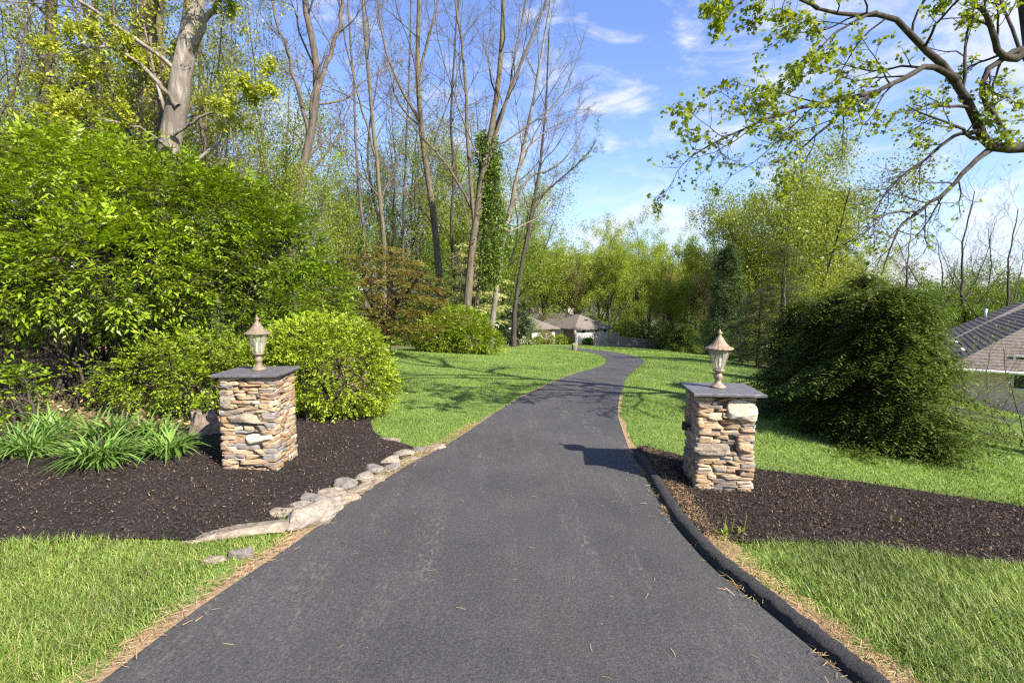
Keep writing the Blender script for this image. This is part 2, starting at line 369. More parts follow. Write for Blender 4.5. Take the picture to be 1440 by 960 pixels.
def spraytwigs(P, D, L, r, droop=.25):
    D = nrm(D); t = np.linspace(0, .95, 4); pts = P[:, None, :]+D[:, None, :]*(L*t)[None, :, None]
    pts[:, :, 2] -= droop*L*t*t
    return tubes(pts, np.broadcast_to(r*np.linspace(1, .4, 4), (len(P), 4)), 3)
def shell(rng, lobes, n, inner=.55, zmin=None):
    cs = np.array([l[0] for l in lobes], float); rs = np.array([l[1] for l in lobes], float)
    w = (rs[:, 0]*rs[:, 1]+rs[:, 0]*rs[:, 2]+rs[:, 1]*rs[:, 2]); k = rng.choice(len(lobes), n, p=w/w.sum())
    d = nrm(rng.normal(size=(n, 3))); r = inner+(1-inner)*rng.random(n)**.6
    p = cs[k]+d*rs[k]*r[:, None]; o = nrm(d/rs[k])
    keep = np.ones(n, bool)
    for j in range(len(lobes)):
        q = (((p-cs[j])/rs[j])**2).sum(1); keep &= (q > .45) | (k == j)
    if zmin is not None: keep &= p[:, 2] > zmin
    return p[keep], o[keep]
def plen(P): return np.linalg.norm(np.diff(P, axis=1), axis=2).sum(1)
def kids(rng, P, R, n, t0=.3, t1=1., ratio=.5, ang=.7, wig=.12, up=.05, K=6, rr=.6, taper=.25, fall=.4, rmax=9, Labs=None, rmin=0):
    m, Kp, _ = P.shape; idx = np.repeat(np.arange(m), n); j = np.tile(np.arange(n), m)
    t = np.clip(t0+(t1-t0)*((j+rng.random(m*n))/n), 0, .999); f = t*(Kp-1); i = np.minimum(f.astype(int), Kp-2); w = (f-i)
    p = P[idx, i]*(1-w)[:, None]+P[idx, i+1]*w[:, None]; tan = nrm(P[idx, i+1]-P[idx, i]); r = R[idx, i]*(1-w)+R[idx, i+1]*w
    L = (plen(P)[idx] if Labs is None else Labs)*ratio*(1-fall*t)*rng.uniform(.55, 1.3, m*n)
    az = j*2.4+rng.random(m*n)*1.6+np.repeat(rng.random(m)*6.28, n)
    ref = np.where(np.abs(tan[:, 2:3]) > .8, A(1, 0, 0), A(0, 0, 1)); b1 = nrm(np.cross(tan, ref)); b2 = np.cross(tan, b1)
    a = (ang*rng.uniform(.65, 1.3, m*n))[:, None]
    d = tan*np.cos(a)+(b1*np.cos(az)[:, None]+b2*np.sin(az)[:, None])*np.sin(a)
    out = np.empty((m*n, K, 3)); out[:, 0] = p; st = (L/(K-1))[:, None]
    for k in range(1, K):
        d = nrm(d+rng.normal(size=d.shape)*wig+A(0, 0, up)); out[:, k] = out[:, k-1]+d*st
    R0 = np.minimum(r*rr, rmax); R0 = np.maximum(R0, rmin)
    return out, R0[:, None]*np.linspace(1, taper, K)[None]
def stem(rng, pts, r0, r1, K=16, wob=.0):
    p = resample(smoothline(pts), K)
    if wob: p[1:] += rng.normal(size=(K-1, 3))*wob
    R = np.linspace(r0, r1, K); R[0] *= 1.35; R[1] *= 1.12
    return p[None], R[None]
def along(rng, P, per, t0=.2):
    m, K, _ = P.shape; idx = np.repeat(np.arange(m), per); t = t0+(1-t0)*rng.random(m*per); f = t*(K-1); i = np.minimum(f.astype(int), K-2); w = (f-i)[:, None]
    return P[idx, i]*(1-w)+P[idx, i+1]*w, nrm(P[idx, i+1]-P[idx, i])

def grow(rng, stems, spec):
    """stems: list of (P,R); spec: list of dicts for kids; returns wood levels"""
    lv = [stems]; cur = stems
    for s in spec:
        nxt = []
        for P, R in cur:
            q = dict(s); n = q.pop('n'); nxt.append(kids(rng, P, R, n, **q))
        Ps = {}
        for P, R in nxt: Ps.setdefault(P.shape[1], []).append((P, R))
        nxt = [(np.concatenate([a for a, _ in v]), np.concatenate([b for _, b in v])) for v in Ps.values()]
        lv.append(nxt); cur = nxt
    return lv
def plant_tree(root, rng, lv, wood, twig, split, leaf=None, leafn=0, leafsize=.1, tpl=DIAMOND, leaf_t0=.2, up=.6, jit=.05, sides=(10, 6, 4, 3, 3), leaf_keep=None, leaf_lv=None):
    t = MB(); c = MB()
    for k, L in enumerate(lv):
        for P, R in L:
            b = t if k < split else c
            b.add(*tubes(P, R, sides[min(k, len(sides)-1)]), m=0)
    o = t.build('trunk', [M[wood]], root)
    if leaf:
        for L in (leaf_lv or [lv[-1]]):
            for P, R in L:
                pos, d = along(rng, P, leafn, leaf_t0)
                if leaf_keep is not None:
                    k = leaf_keep(pos); pos = pos[k]
                c.add(*randleaves(rng, pos, leafsize, tpl, up, jit), m=1)
    if c.n: c.build('crown', [M[twig]]+([M[leaf]] if leaf else []), root)
    return root

ORD = ['', 'first', 'second', 'third', 'fourth', 'fifth', 'sixth', 'seventh', 'eighth', 'ninth', 'tenth', 'eleventh', 'twelfth', 'thirteenth', 'fourteenth', 'fifteenth',
       'sixteenth', 'seventeenth', 'eighteenth', 'nineteenth', 'twentieth', 'twenty-first', 'twenty-second', 'twenty-third', 'twenty-fourth', 'twenty-fifth', 'twenty-sixth', 'twenty-seventh', 'twenty-eighth']
def ordlabels(objs, fmt):
    objs = sorted(objs, key=lambda o: proj(o.location)[0])
    for i, o in enumerate(objs): o['label'] = fmt.format(ORD[i+1])

# ------------------------------------------------------------------ outlines on the ground
def W(pts): return np.array([gp(*p)[:2] for p in pts])
LEFT_PX = [(157, 946), (213, 903), (273, 858), (317, 828), (365, 796), (418, 761), (476, 716), (524, 684), (577, 651), (613, 634), (653, 610), (693, 582), (727, 562), (767, 542), (808, 525), (840, 517), (853, 510), (852, 503), (840, 498), (820, 494.2), (803, 491.5)]
RIGHT_PX = [(1194, 958), (1127, 902), (1060, 847), (1002, 802), (968, 764), (943, 735), (918, 689), (902, 663), (887, 635), (877, 606), (870, 585), (871, 568), (874, 550), (880, 533), (893, 520), (905, 512), (907.5, 507), (898, 502), (873, 496), (840, 492), (815, 489.5)]
LE = smoothline(W(LEFT_PX)); RE = smoothline(W(RIGHT_PX))
l0 = LE[0]+(LE[0]-LE[3])/np.linalg.norm(LE[0]-LE[3])*A(3.2, 3.2)[:2]*1.0; r0 = RE[0]+(RE[0]-RE[3])/np.linalg.norm(RE[0]-RE[3])*3.2
tailL = A([2.5, 52.5], [-6, 57]); tailR = A([3.5, 57], [-6, 62])
DRIVE = np.concatenate([[l0], LE, tailL, tailR[::-1], RE[::-1], [r0]])
KERB_PX = [(887, 632), (902, 657), (918, 684), (943, 729), (968, 758), (1002, 796), (1060, 841), (1127, 896), (1194, 952)]
KL = smoothline(W(KERB_PX))
LBED_PX = [(-260, 785), (-100, 772), (0, 768), (120, 761), (225, 762), (285, 764), (330, 752), (390, 738), (430, 722), (480, 700), (520, 676), (560, 652), (590, 637), (575, 629), (545, 620), (528, 612), (521, 600), (523, 590), (532, 578), (538, 566), (520, 560), (440, 575), (300, 600), (200, 612), (100, 612), (0, 607), (-200, 610)]
LBED = smoothline(np.concatenate([W(LBED_PX), W(LBED_PX[:1])]), 2)[:-1]
RBED_PX = [(894, 634), (912, 657), (929, 686), (953, 725), (985, 752), (1010, 762), (1060, 768), (1120, 764), (1200, 771), (1300, 783), (1440, 797), (1700, 835), (1700, 760), (1440, 716), (1300, 696), (1200, 681), (1100, 667), (1058, 661), (960, 645), (920, 634), (902, 628)]
RBED = smoothline(np.concatenate([W(RBED_PX), W(RBED_PX[:1])]), 2)[:-1]
XBY = [5.5, 7.5, 9.3, 16, 24, 30, 45, 60, 75]; XBX = [-2.8, -2.5, -2.6, -4.3, -5.4, -4.2, -.8, -1.5, -2]
def woods_zone(x, y):
    z = (np.interp(y, XBY, XBX)-x)*.6+.5
    z = np.where(y < 6.2, -1, z); z = np.maximum(z, (y-84)*.3)
    z = np.maximum(z, np.where((x > 3) & (y > 12), (x-np.interp(y, [12, 16, 22, 35, 60], [7.2, 8.3, 9.5, 15, 24]))*.5+.2, -1)*np.where((x > 13) & (y < 33), 0, 1))
    return np.clip(z, 0, 1)

def patch(name, poly, res, zoff, mat, rough=0., extra=None, seed=1):
    poly = np.asarray(poly)
    x0, y0 = poly.min(0); x1, y1 = poly.max(0)
    nb = len(poly)
    if np.isscalar(res):
        gx, gy = np.meshgrid(np.arange(x0, x1, res), np.arange(y0, y1, res)); pts = np.stack([gx.ravel(), gy.ravel()], 1)
    else: pts = res
    pts = pts[inpoly(pts[:, 0], pts[:, 1], poly)]
    dmin = np.min([np.hypot(*(pts-p).T) for p in poly[::1]], axis=0) if len(pts) else []
    pts = pts[dmin > .04]; dmin = dmin[dmin > .04]
    allp = np.concatenate([poly, pts])
    vo, eo, fo, *_ = delaunay_2d_cdt([Vector(p) for p in allp], [], [list(range(nb))], 1, 1e-4)
    v = np.array([(p.x, p.y) for p in vo]); z = T(v[:, 0], v[:, 1])+zoff
    if rough: z = z+rough*vnoise(v, seed, 14, 3)*.35
    if extra: z = z+extra(v)
    mb = MB().add(np.column_stack([v, z]), np.array([f for f in fo if len(f) == 3]))
    return mb.build(name, mat)

# ------------------------------------------------------------------ ground
def axis(segs):
    out = []
    for a, b, s in segs: out.append(np.arange(a, b, s))
    return np.unique(np.concatenate(out).round(4))
gx = axis([(-1800, -200, 160), (-200, -40, 8), (-40, -10, 1.2), (-10, 10, .14), (10, 30, .8), (30, 200, 8), (200, 1801, 160)])
gy = axis([(-300, -20, 40), (-20, 1, 1), (1, 12, .14), (12, 30, .5), (30, 110, 2), (110, 400, 20), (400, 2001, 160)])
GX, GY = np.meshgrid(gx, gy); GZ = T(GX, GY)
flat = np.stack([GX.ravel(), GY.ravel()], 1)
low = np.zeros(len(flat), bool)
for poly in (DRIVE, LBED, RBED):
    k = np.ones(len(flat), bool)
    for dx, dy in ((.1, 0), (-.1, 0), (0, .1), (0, -.1)): k &= inpoly(flat[:, 0]+dx, flat[:, 1]+dy, poly)
    low |= k
Z = GZ.ravel()-low*.1
ny, nx = GX.shape; ii = np.arange(ny*nx).reshape(ny, nx)
fq = np.stack([ii[:-1, :-1], ii[:-1, 1:], ii[1:, 1:], ii[1:, :-1]], -1).reshape(-1, 4)
o = MB().add(np.column_stack([flat, Z]), fq).build('ground', M['ground'], attr=('zone', woods_zone(flat[:, 0], flat[:, 1])))
tag(o, kind='structure')
# drive: interior points dense near, sparse far
px = np.concatenate([np.stack([a.ravel() for a in np.meshgrid(np.arange(-3, 4, .25), np.arange(-1, 12, .25))], 1),
                     np.stack([a.ravel() for a in np.meshgrid(np.arange(-6, 12, .7), np.arange(12, 62, .7))], 1)])
tag(patch('driveway', DRIVE, px, .012, M['asphalt']), kind='structure')
def mulch_extra(poly):
    def f(v): return .025*vnoise(v, 5, 2.2, 3)*.4
    return f
tag(patch('mulch_bed', LBED, .07, .03, M['mulch'], .022, mulch_extra(LBED), 3), kind='structure')
tag(patch('mulch_bed', RBED, .07, .03, M['mulch'], .022, mulch_extra(RBED), 4), kind='structure')
# verge strips of straw and bare soil beside the asphalt
def strip(name, line, w_in, w_out, z, mat, seed):
    rng = RNG(seed); l = resample(line, 160); t = nrm(np.gradient(l, axis=0)); n = np.stack([-t[:, 1], t[:, 0]], 1)
    wob = vnoise(l, seed, 5, 3)*.4-.55*sstep(6, 8.5, l[:, 1])*(name == 'verge'); wi = w_in; wo = w_out*(1+wob)[:, None] if not np.isscalar(w_out) else (w_out*(1+wob))[:, None]
    rows = [l+n*(wi+(wo-wi)*q) for q in (0, .5, 1)]
    v = np.concatenate([np.column_stack([r, T(r[:, 0], r[:, 1])+z*(1-.6*q)]) for r, q in zip(rows, (0, .3, 1))]); k = 160
    i = np.arange(k-1); f = np.concatenate([np.stack([i+a*k, i+1+a*k, i+1+(a+1)*k, i+(a+1)*k], 1) for a in (0, 1)])
    return tag(MB().add(v, f).build(name, mat), kind='structure')
LEn = np.concatenate([[l0], LE]); cut = LEn[LEn[:, 1] < 16]
strip('verge', cut, -.02, .1, .016, M['soil'], 11)
REn = RE[(RE[:, 1] > 6.3) & (RE[:, 1] < 11)]; strip('verge', REn, .02, -.09, .016, M['soil'], 12)
KLx = np.concatenate([KL, [KL[-1]+(KL[-1]-KL[-4])/np.linalg.norm(KL[-1]-KL[-4])*3]])
strip('verge', KLx, .12, .26, .02, M['soil'], 13)
# asphalt kerb: rounded roll along the right edge
kl = resample(KLx, 900); tk = nrm(np.gradient(kl, axis=0)); nk = np.stack([-tk[:, 1], tk[:, 0]], 1)
prof = [(-.02, -.03), (-.006, .01), (.003, .03), (.014, .046), (.034, .057), (.05, .061), (.068, .063), (.086, .06), (.104, .05), (.118, .028), (.125, -.05)]
rk = RNG(4); e = np.clip(np.arange(900)/60., 0.15, 1)
vv = np.stack([np.column_stack([kl+nk*a*(.55+.45*e)[:, None], T(kl[:, 0], kl[:, 1])+b*e+.012]) for a, b in prof], 1)
vv += (vnoise(vv, 9, 9, 3)*.0022+vnoise(vv, 10, 60, 3)*.005)[..., None]
ik = np.arange(900*len(prof)).reshape(900, -1); fk = np.stack([ik[:-1, :-1], ik[1:, :-1], ik[1:, 1:], ik[:-1, 1:]], -1).reshape(-1, 4)
tag(MB().add(vv.reshape(-1, 3), fk).build('kerb', M['kerb']), kind='structure')
# far hills
th = np.linspace(-1.3, 1.3, 160); hh = 26+9*np.sin(th*5+.6)+5*np.sin(th*13)+2*np.sin(th*31)
hv = []
for rr_, s in ((900, -.6), (1150, .45), (1500, 1.0), (1900, .8)): hv.append(np.column_stack([rr_*np.sin(th), rr_*np.cos(th), -8+hh*s*1.05]))
ih = np.arange(4*160).reshape(4, 160); fh = np.stack([ih[:-1, :-1], ih[:-1, 1:], ih[1:, 1:], ih[1:, :-1]], -1).reshape(-1, 4)
tag(MB().add(np.concatenate(hv), fh).build('hills', M['hill']), kind='structure')

# ------------------------------------------------------------------ grass, chips and litter
def blades(rng, x, y, h, w, curl=.5, z0=0.):
    n = len(x); z = T(x, y)+z0; a = rng.random(n)*6.28; d = np.stack([np.cos(a), np.sin(a), np.zeros(n)], 1); s = np.stack([-d[:, 1], d[:, 0], np.zeros(n)], 1)
    h = h*rng.uniform(.55, 1.25, n); lean = (curl*rng.uniform(.1, 1.1, n)*h)[:, None]; b = np.stack([x, y, z-.01], 1); w = np.broadcast_to(w, (n,))[:, None]
    mid = b+d*lean*.35+A(0, 0, 1)*(h*.6)[:, None]; tip = b+d*lean+A(0, 0, 1)*h[:, None]
    v = np.stack([b-s*w, b+s*w, mid+s*w*.75, mid-s*w*.75, tip], 1).reshape(-1, 3); k = (np.arange(n)*5)[:, None]
    return v, k+np.array([[0, 1, 2, 3]]), k+np.array([[3, 2, 4]])
def lawn_ok(x, y, m=.03):
    k = np.ones(len(x), bool)
    for poly in (DRIVE, LBED, RBED): k &= ~inpoly(x, y, poly)
    return k
def near_grass(seed, n, x0, x1, y0, y1, h, w, dens=None):
    rng = RNG(seed); x = rng.uniform(x0, x1, n); y = rng.uniform(y0, y1, n)
    k = lawn_ok(x, y)&(np.abs(x) < y*1.75+.9); cl = vnoise(np.stack([x, y], 1), 21, 2.6, 3)
    k &= cl+rng.random(n)*1.6 > -.2
    # thinner near asphalt and kerb
    for line, reach in ((LEn, .28), (KLx, .42)):
        l = resample(line, 400); l = l[l[:, 1] < y1+1]
        q = np.full(n, 9.)
        for s in range(0, len(l), 60): q = np.minimum(q, np.min(np.hypot(x[:, None]-l[None, s:s+60, 0], y[:, None]-l[None, s:s+60, 1]), 1))
        k &= rng.random(n) < np.clip((q-reach*.35)/reach, 0.015, 1)
    x, y = x[k], y[k]; hh = h*(1+.28*np.clip(vnoise(np.stack([x, y], 1), 22, 1.7, 3), -1.2, 1.6))
    return blades(rng, x, y, hh, w, 1.35)
g = MB()
for args in ((1, 230000, -5.6, -1.0, 1.6, 4.6, .062, .0028), (2, 270000, 1.0, 8.2, 1.6, 4.9, .068, .0028)):
    v, q, t = near_grass(*args); g.add(v, q); g.M; g.V.append(np.zeros((0, 3))); g.F.append(t+g.n-len(v)); g.M.append(np.zeros(len(t)))
tag(g.build('grass', M['grass'], smooth=True), 'uneven tufted grass with straw coloured blades beside the drive', 'grass', kind='stuff')
rng = RNG(7); n = 680000
u = rng.random(n); y = 4.6*(55/4.6)**u; x = rng.uniform(-1.15, 1.8, n)*y
k = lawn_ok(x, y)&(woods_zone(x, y)+rng.random(n)*.5 < .75)&~((x < -2.4)&(y < 8))&(x < 22)&(x > -12); x, y = x[k], y[k]
lawn = MB(); h = (.036+.0007*y)*(1+.2*vnoise(np.stack([x, y], 1), 23, 1.1, 3)); v, q, t = blades(rng, x, y, h, .0019+.0003*y, .9)
lawn.add(v, q); lawn.F.append(t); lawn.M.append(np.zeros(len(t)))
tag(lawn.build('grass', M['grass_deep']), 'mown green lawn sloping away on both sides of the drive', 'lawn', kind='stuff')
# bark chips on both beds
rng = RNG(8)
def scatter(poly, n, rng):
    x0, y0 = poly.min(0); x1, y1 = poly.max(0); x = rng.uniform(x0, x1, n); y = rng.uniform(y0, y1, n); k = inpoly(x+rng.normal(size=n)*.035, y+rng.normal(size=n)*.035, poly)&(np.abs(x) < y*1.9+.8)
    return x[k], y[k]
ch = MB()
for poly, n in ((LBED, 60000), (RBED, 72000)):
    x, y = scatter(poly, n, rng); p = np.stack([x, y, T(x, y)+.045+rng.random(len(x))*.015], 1); nn = nrm(rng.normal(size=p.shape)*.5+A(0, 0, 1)); d = rng.normal(size=p.shape)
    ch.add(*leafset(p, d, nn, rng.uniform(.012, .038, len(p)), SLIM))
tag(ch.build('mulch_chips', M['chip'], smooth=False), 'dark bark chips covering both planting beds', 'mulch', kind='stuff')
# dry needles along the kerb foot and on the verge, thin on the asphalt
pn = MB(); rng = RNG(9)
def needles(line, off0, off1, n, size, z=.02, seed=3, clump=True):
    l = resample(line, 500); t = nrm(np.gradient(l, axis=0)); nn = np.stack([-t[:, 1], t[:, 0]], 1); i = rng.integers(0, 500, n)
    if clump:
        c = vnoise(l, seed, 3.0, 3); i = i[rng.random(n) < np.clip(c[i]*.9+.25, .04, 1)]
    p = l[i]+nn[i]*(off0+(off1-off0)*rng.random(len(i)))[:, None]+rng.normal(size=(len(i), 2))*.015
    k = (np.abs(p[:, 0]) < p[:, 1]*1.1+.3); p = p[k]
    p3 = np.column_stack([p, T(p[:, 0], p[:, 1])+z+rng.random(len(p))*.02]); d = rng.normal(size=p3.shape)*A(1, 1, .15); up = nrm(rng.normal(size=p3.shape)*.4+A(0, 0, 1))
    pn.add(*leafset(p3, d, up, rng.uniform(.5, 1.2, len(p3))*size, (A([0, -.035, 0], [0, .035, 0], [1, .02, .05], [1, -.02, .05]), np.array([[0, 1, 2, 3]]))))
needles(KLx, -.005, -.06, 2600, .055); needles(KLx, -.02, -.2, 260, .07); needles(KLx, .14, .3, 7000, .05, .03, 4, False)
needles(cut[cut[:, 1] < 8], -.02, .12, 5000, .05, .03, 5, False); needles(cut, -.12, 0, 700, .05)
x = rng.uniform(-3, 3.5, 420); y = rng.uniform(2, 13, 420); k = inpoly(x, y, DRIVE); p3 = np.column_stack([x, y, T(x, y)+.017])[k]
pn.add(*leafset(p3, rng.normal(size=p3.shape)*A(1, 1, 0), np.broadcast_to(A(0, 0, 1), p3.shape), rng.uniform(.02, .075, len(p3)), (A([0, -.03, 0], [0, .03, 0], [.5, .09, .02], [1, .02, .0], [1, -.02, 0], [.5, .03, .02]), np.array([[0, 1, 2, 3, 4, 5]]))))
tag(pn.build('pine_straw', M['straw'], smooth=False), 'loose tan pine straw and bits lying along the kerb and drive edges', 'pine straw', kind='stuff')
# dead leaves under the shrubs on the left bank
rng = RNG(10); x = rng.uniform(-16, -2.6, 26000); y = rng.uniform(6.6, 15, 26000); k = (woods_zone(x, y) > .5)&~inpoly(x, y, LBED); p = np.column_stack([x, y, T(x, y)+.02+rng.random(26000)*.05])[k]
tag(MB().add(*randleaves(rng, p, .07, OVAL, 1.2)).build('leaf_litter', M['deadleaf'], smooth=False), 'dry brown leaf litter under the big shrubs', 'leaf litter', kind='stuff')

# ------------------------------------------------------------------ stones
def cubesphere(m, p):
    t = np.linspace(-1, 1, m+1); a, b = np.meshgrid(t, t, indexing='ij'); o1 = np.ones_like(a); faces = []; vs = []; n = 0
    for ax in range(3):
        for s in (-1, 1):
            q = [None]*3; q[ax] = o1*s; q[(ax+1) % 3] = a*s; q[(ax+2) % 3] = b
            vs.append(np.stack(q, -1).reshape(-1, 3)); i = np.arange((m+1)**2).reshape(m+1, m+1)+n
            faces.append(np.stack([i[:-1, :-1], i[1:, :-1], i[1:, 1:], i[:-1, 1:]], -1).reshape(-1, 4)); n += (m+1)**2
    v = np.concatenate(vs); f = np.concatenate(faces); _, idx, inv = np.unique(v.round(5), axis=0, return_index=True, return_inverse=True); v = v[idx]; f = inv.reshape(-1)[f]
    return v/((np.abs(v)**p).sum(1)**(1/p))[:, None], f
CS_STONE = cubesphere(6, 13); CS_ROCK = cubesphere(16, 4.5)
def rock(rng, c, size, rot=0, amp=.12, tpl=CS_ROCK, freq=1.4, cuts=9):
    v, f = tpl; s = int(rng.integers(1e6)); v = v*(1+amp*vnoise(v, s, freq, 3)*.6)[:, None]
    for q in nrm(rng.normal(size=(cuts, 3))*A(1, 1, .8)):
        d = v@q-rng.uniform(.62, .9); v = v-np.maximum(d, 0)[:, None]*q*.92
    v = v+nrm(v)*(amp*.16*vnoise(v, s+1, freq*5, 3))[:, None]
    v = v*np.asarray(size)/2; v[:, 2] += .12*size[2]*np.sin(v[:, 0]/size[0]*3+s); cr, sr = math.cos(rot), math.sin(rot)
    return np.stack([v[:, 0]*cr-v[:, 1]*sr, v[:, 0]*sr+v[:, 1]*cr, v[:, 2]], 1)+np.asarray(c), f
def pack(rng, Wd, H):
    """irregular courses of flat stones: (centre u, centre z, width, height)"""
    out = []; z = 0.
    while z < H-.005:
        h = rng.uniform(.034, .078); h = H-z if H-z-h < .03 else h
        u = -rng.uniform(0, .06)
        while u < Wd-.005:
            w = rng.uniform(.08, .32); w = Wd-u if Wd-u-w < .06 else w
            u0 = max(u, 0.); ww = u+w-u0
            if h > .05 and rng.random() < .6:
                k = rng.uniform(.36, .64)*h; out.append((u0+ww/2, z+k/2, ww, k))
                if ww > .17: q = rng.uniform(.35, .65)*ww; out += [(u0+q/2, z+(k+h)/2, q, h-k), (u0+(q+ww)/2, z+(k+h)/2, ww-q, h-k)]
                else: out.append((u0+ww/2, z+(k+h)/2, ww, h-k))
            else: out.append((u0+ww/2, z+h/2+rng.normal()*.003, ww, h))
            u += w
        z += h
    return out
def stone_pillar(label, center, rot, S, H, capS, seed, quartz, box_side=False, capover=(0, 0)):
    rng = RNG(seed); g0 = float(T(center[0], center[1])); root = thing('stone_pillar', label, 'gate pillar', (center[0], center[1], g0), 'stone pillars flanking the drive')
    mb = MB(); ca, sa = math.cos(rot), math.sin(rot)
    def place(v): return np.stack([center[0]+v[:, 0]*ca-v[:, 1]*sa, center[1]+v[:, 0]*sa+v[:, 1]*ca, v[:, 2]+g0], 1)
    v, f = box((0, 0, H/2-.04), (S-.055, S-.055, H+.06)); mb.add(place(v), f, 1)
    for k in range(4):
        for (u, z, w, h) in pack(rng, S+.04, H+.1):
            z -= .1
            qz = [q for q in quartz if q[0] == k]
            if any(max(0, min(u-S/2-.02+w/2, q[1]+q[3]/2)-max(u-S/2-.02-w/2, q[1]-q[3]/2))*max(0, min(z+h/2, q[2]+q[4]/2)-max(z-h/2, q[2]-q[4]/2)) > .38*w*h for q in qz): continue
            p = rng.normal()*.008; v, f = rock(rng, (0, 0, 0), (w*.995+.008, .15, h*1.0+.005), 0, .07, CS_STONE, 1.6, 2)
            v = v+A(u-S/2-.02, -S/2+.06+p, z); v[:, 2] += .04*rng.normal()*(v[:, 0]-u+S/2)
            a = k*math.pi/2; v = np.stack([v[:, 0]*math.cos(a)-v[:, 1]*math.sin(a), v[:, 0]*math.sin(a)+v[:, 1]*math.cos(a), v[:, 2]], 1)
            mb.add(place(v), f, 0)
        for q in quartz:
            if q[0] != k: continue
            v, f = rock(rng, (0, 0, 0), (q[3]*1.16, .22, q[4]*1.16), 0, .12, CS_ROCK, 1.9, 2); v = v+A(q[1], -S/2+.052, q[2])
            a = k*math.pi/2; v = np.stack([v[:, 0]*math.cos(a)-v[:, 1]*math.sin(a), v[:, 0]*math.sin(a)+v[:, 1]*math.cos(a), v[:, 2]], 1)
            mb.add(place(v), f, q[5])
    mb.build('stonework', [M['stone'], M['mortar'], M['quartz'], M['rock_tan']], root, smooth=True)
    # slab with a slightly uneven edge
    n = 12; t = np.linspace(-1, 1, n+1); e = [(a, -1) for a in t[:-1]]+[(1, a) for a in t[:-1]]+[(-a, 1) for a in t[:-1]]+[(-1, -a) for a in t[:-1]]
    e = np.array(e)*capS/2; e = e+rng.normal(size=e.shape)*.0022+A(*capover); m = len(e); rings = []
    for z, s in ((H+.004, .988), (H+.009, .998), (H+.03, 1.0), (H+.036, .99)): rings.append(np.column_stack([e*s, np.full(m, z)]))
    cv = np.concatenate(rings+[A([0, 0, H+.036]), A([0, 0, H+.004])]); i = np.arange(m); i2 = (i+1) % m; b = MB()
    pl = place(cv); fq = np.concatenate([np.stack([i+a*m, i2+a*m, i2+(a+1)*m, i+(a+1)*m], 1) for a in range(3)])
    b.V.append(pl); b.F.append(fq); b.M.append(np.zeros(len(fq))); ft = np.concatenate([np.stack([i+3*m, i2+3*m, np.full(m, 4*m)], 1), np.stack([i2, i, np.full(m, 4*m+1)], 1)]); b.F.append(ft); b.M.append(np.zeros(len(ft)))
    b.build('capstone', M['slate'], root, smooth=False)
    if box_side:
        b = MB(); v, f = box((-S/2-.075, .02, H*.62), (.05, .06, .085)); b.add(place(v), f); v, f = box((-S/2-.03, .02, H*.62), (.06, .025, .025)); b.add(place(v), f)
        b.build('sensor_box', M['black'], root, smooth=False)
    return root, g0+H+.036, place
rc = gp(1017, 694); rotR = math.radians(-6.5); S = .54
cR = rc[:2]+A(-math.sin(rotR), math.cos(rotR))*S/2
pR, topR, placeR = stone_pillar('stacked stone pillar on the mulch right of the kerb, with copper coloured lantern and black box on its side', cR, rotR, S, 1.03, .71, 31,
    [(0, .15, .87, .26, .18, 2), (0, -.13, .47, .33, .13, 3), (0, .19, .5, .13, .09, 0)], True, (.01, -.0))
nc = gp(389, 666); rotL = math.radians(2)
cL = nc[:2]+A(-math.cos(rotL), -math.sin(rotL))*.28+A(-math.sin(rotL), math.cos(rotL))*.28
pL, topL, placeL = stone_pillar('stacked stone pillar on the mulch in front of the yellow-green bush, with tan lantern', cL, rotL, .54, 1.02, .68, 57,
    [(0, .12, .36, .25, .15, 2), (0, -.02, .58, .34, .11, 3), (0, -.22, .77, .11, .13, 3)])
def lamp(label, c, z, mat, rot, s=1.0):
    root = thing('pillar_lamp', label, 'lantern', (c[0], c[1], z), 'lanterns on the stone pillars'); b = (c[0], c[1], z)
    def pr(p): return [(r*s, h*s) for r, h in p]
    MB().add(*lathe(b, pr([(0, 0), (.083, 0), (.085, .012), (.07, .022), (.05, .04), (.036, .055), (.03, .075), (.034, .09), (.044, .105), (.046, .125), (.036, .15), (.028, .158), (.03, .168), (.058, .178), (.064, .192), (.056, .2), (0, .2)]), 28)).build('pedestal', mat, root)
    MB().add(*lathe(b, pr([(.054, .2), (.064, .235), (.082, .3), (.1, .37), (.108, .41)]), 96, .018, 20)).build('glass_shade', M['glass'], root)
    ribs = MB(); a = np.arange(8)*math.pi/4
    P = np.stack([np.stack([np.asarray(b)+A(r*s*math.cos(q), r*s*math.sin(q), h*s) for r, h in ((.058, .2), (.07, .24), (.087, .3), (.105, .37), (.112, .41))]) for q in a])
    ribs.add(*tubes(P, np.full((8, 5), .0035*s), 5)); ribs.build('rib_cage', mat, root)
    MB().add(*lathe(b, pr([(0, .405), (.1, .405), (.14, .412), (.145, .424), (.136, .434), (.112, .442), (.092, .458), (.07, .482), (.05, .512), (.034, .538), (.026, .55), (0, .552)]), 64, .03, 16)).build('lantern_roof', mat, root)
    MB().add(*lathe(b, pr([(.024, .545), (.028, .553), (.018, .562), (.016, .572), (.026, .585), (.024, .598), (.01, .612), (.004, .63), (0, .634)]), 16)).build('finial', mat, root)
    for q in range(3):
        an = q*2.09+.5; cc = (c[0]+.028*math.cos(an)*s, c[1]+.028*math.sin(an)*s, z)
        cd = MB().add(*lathe(cc, pr([(.0, .2), (.009, .2), (.009, .27), (0, .27)]), 10)).build('candle', M['ivory'], root)
        MB().add(*lathe(cc, pr([(.005, .27), (.011, .285), (.009, .305), (.002, .33), (0, .331)]), 10)).build('bulb', M['white_plastic'], root)
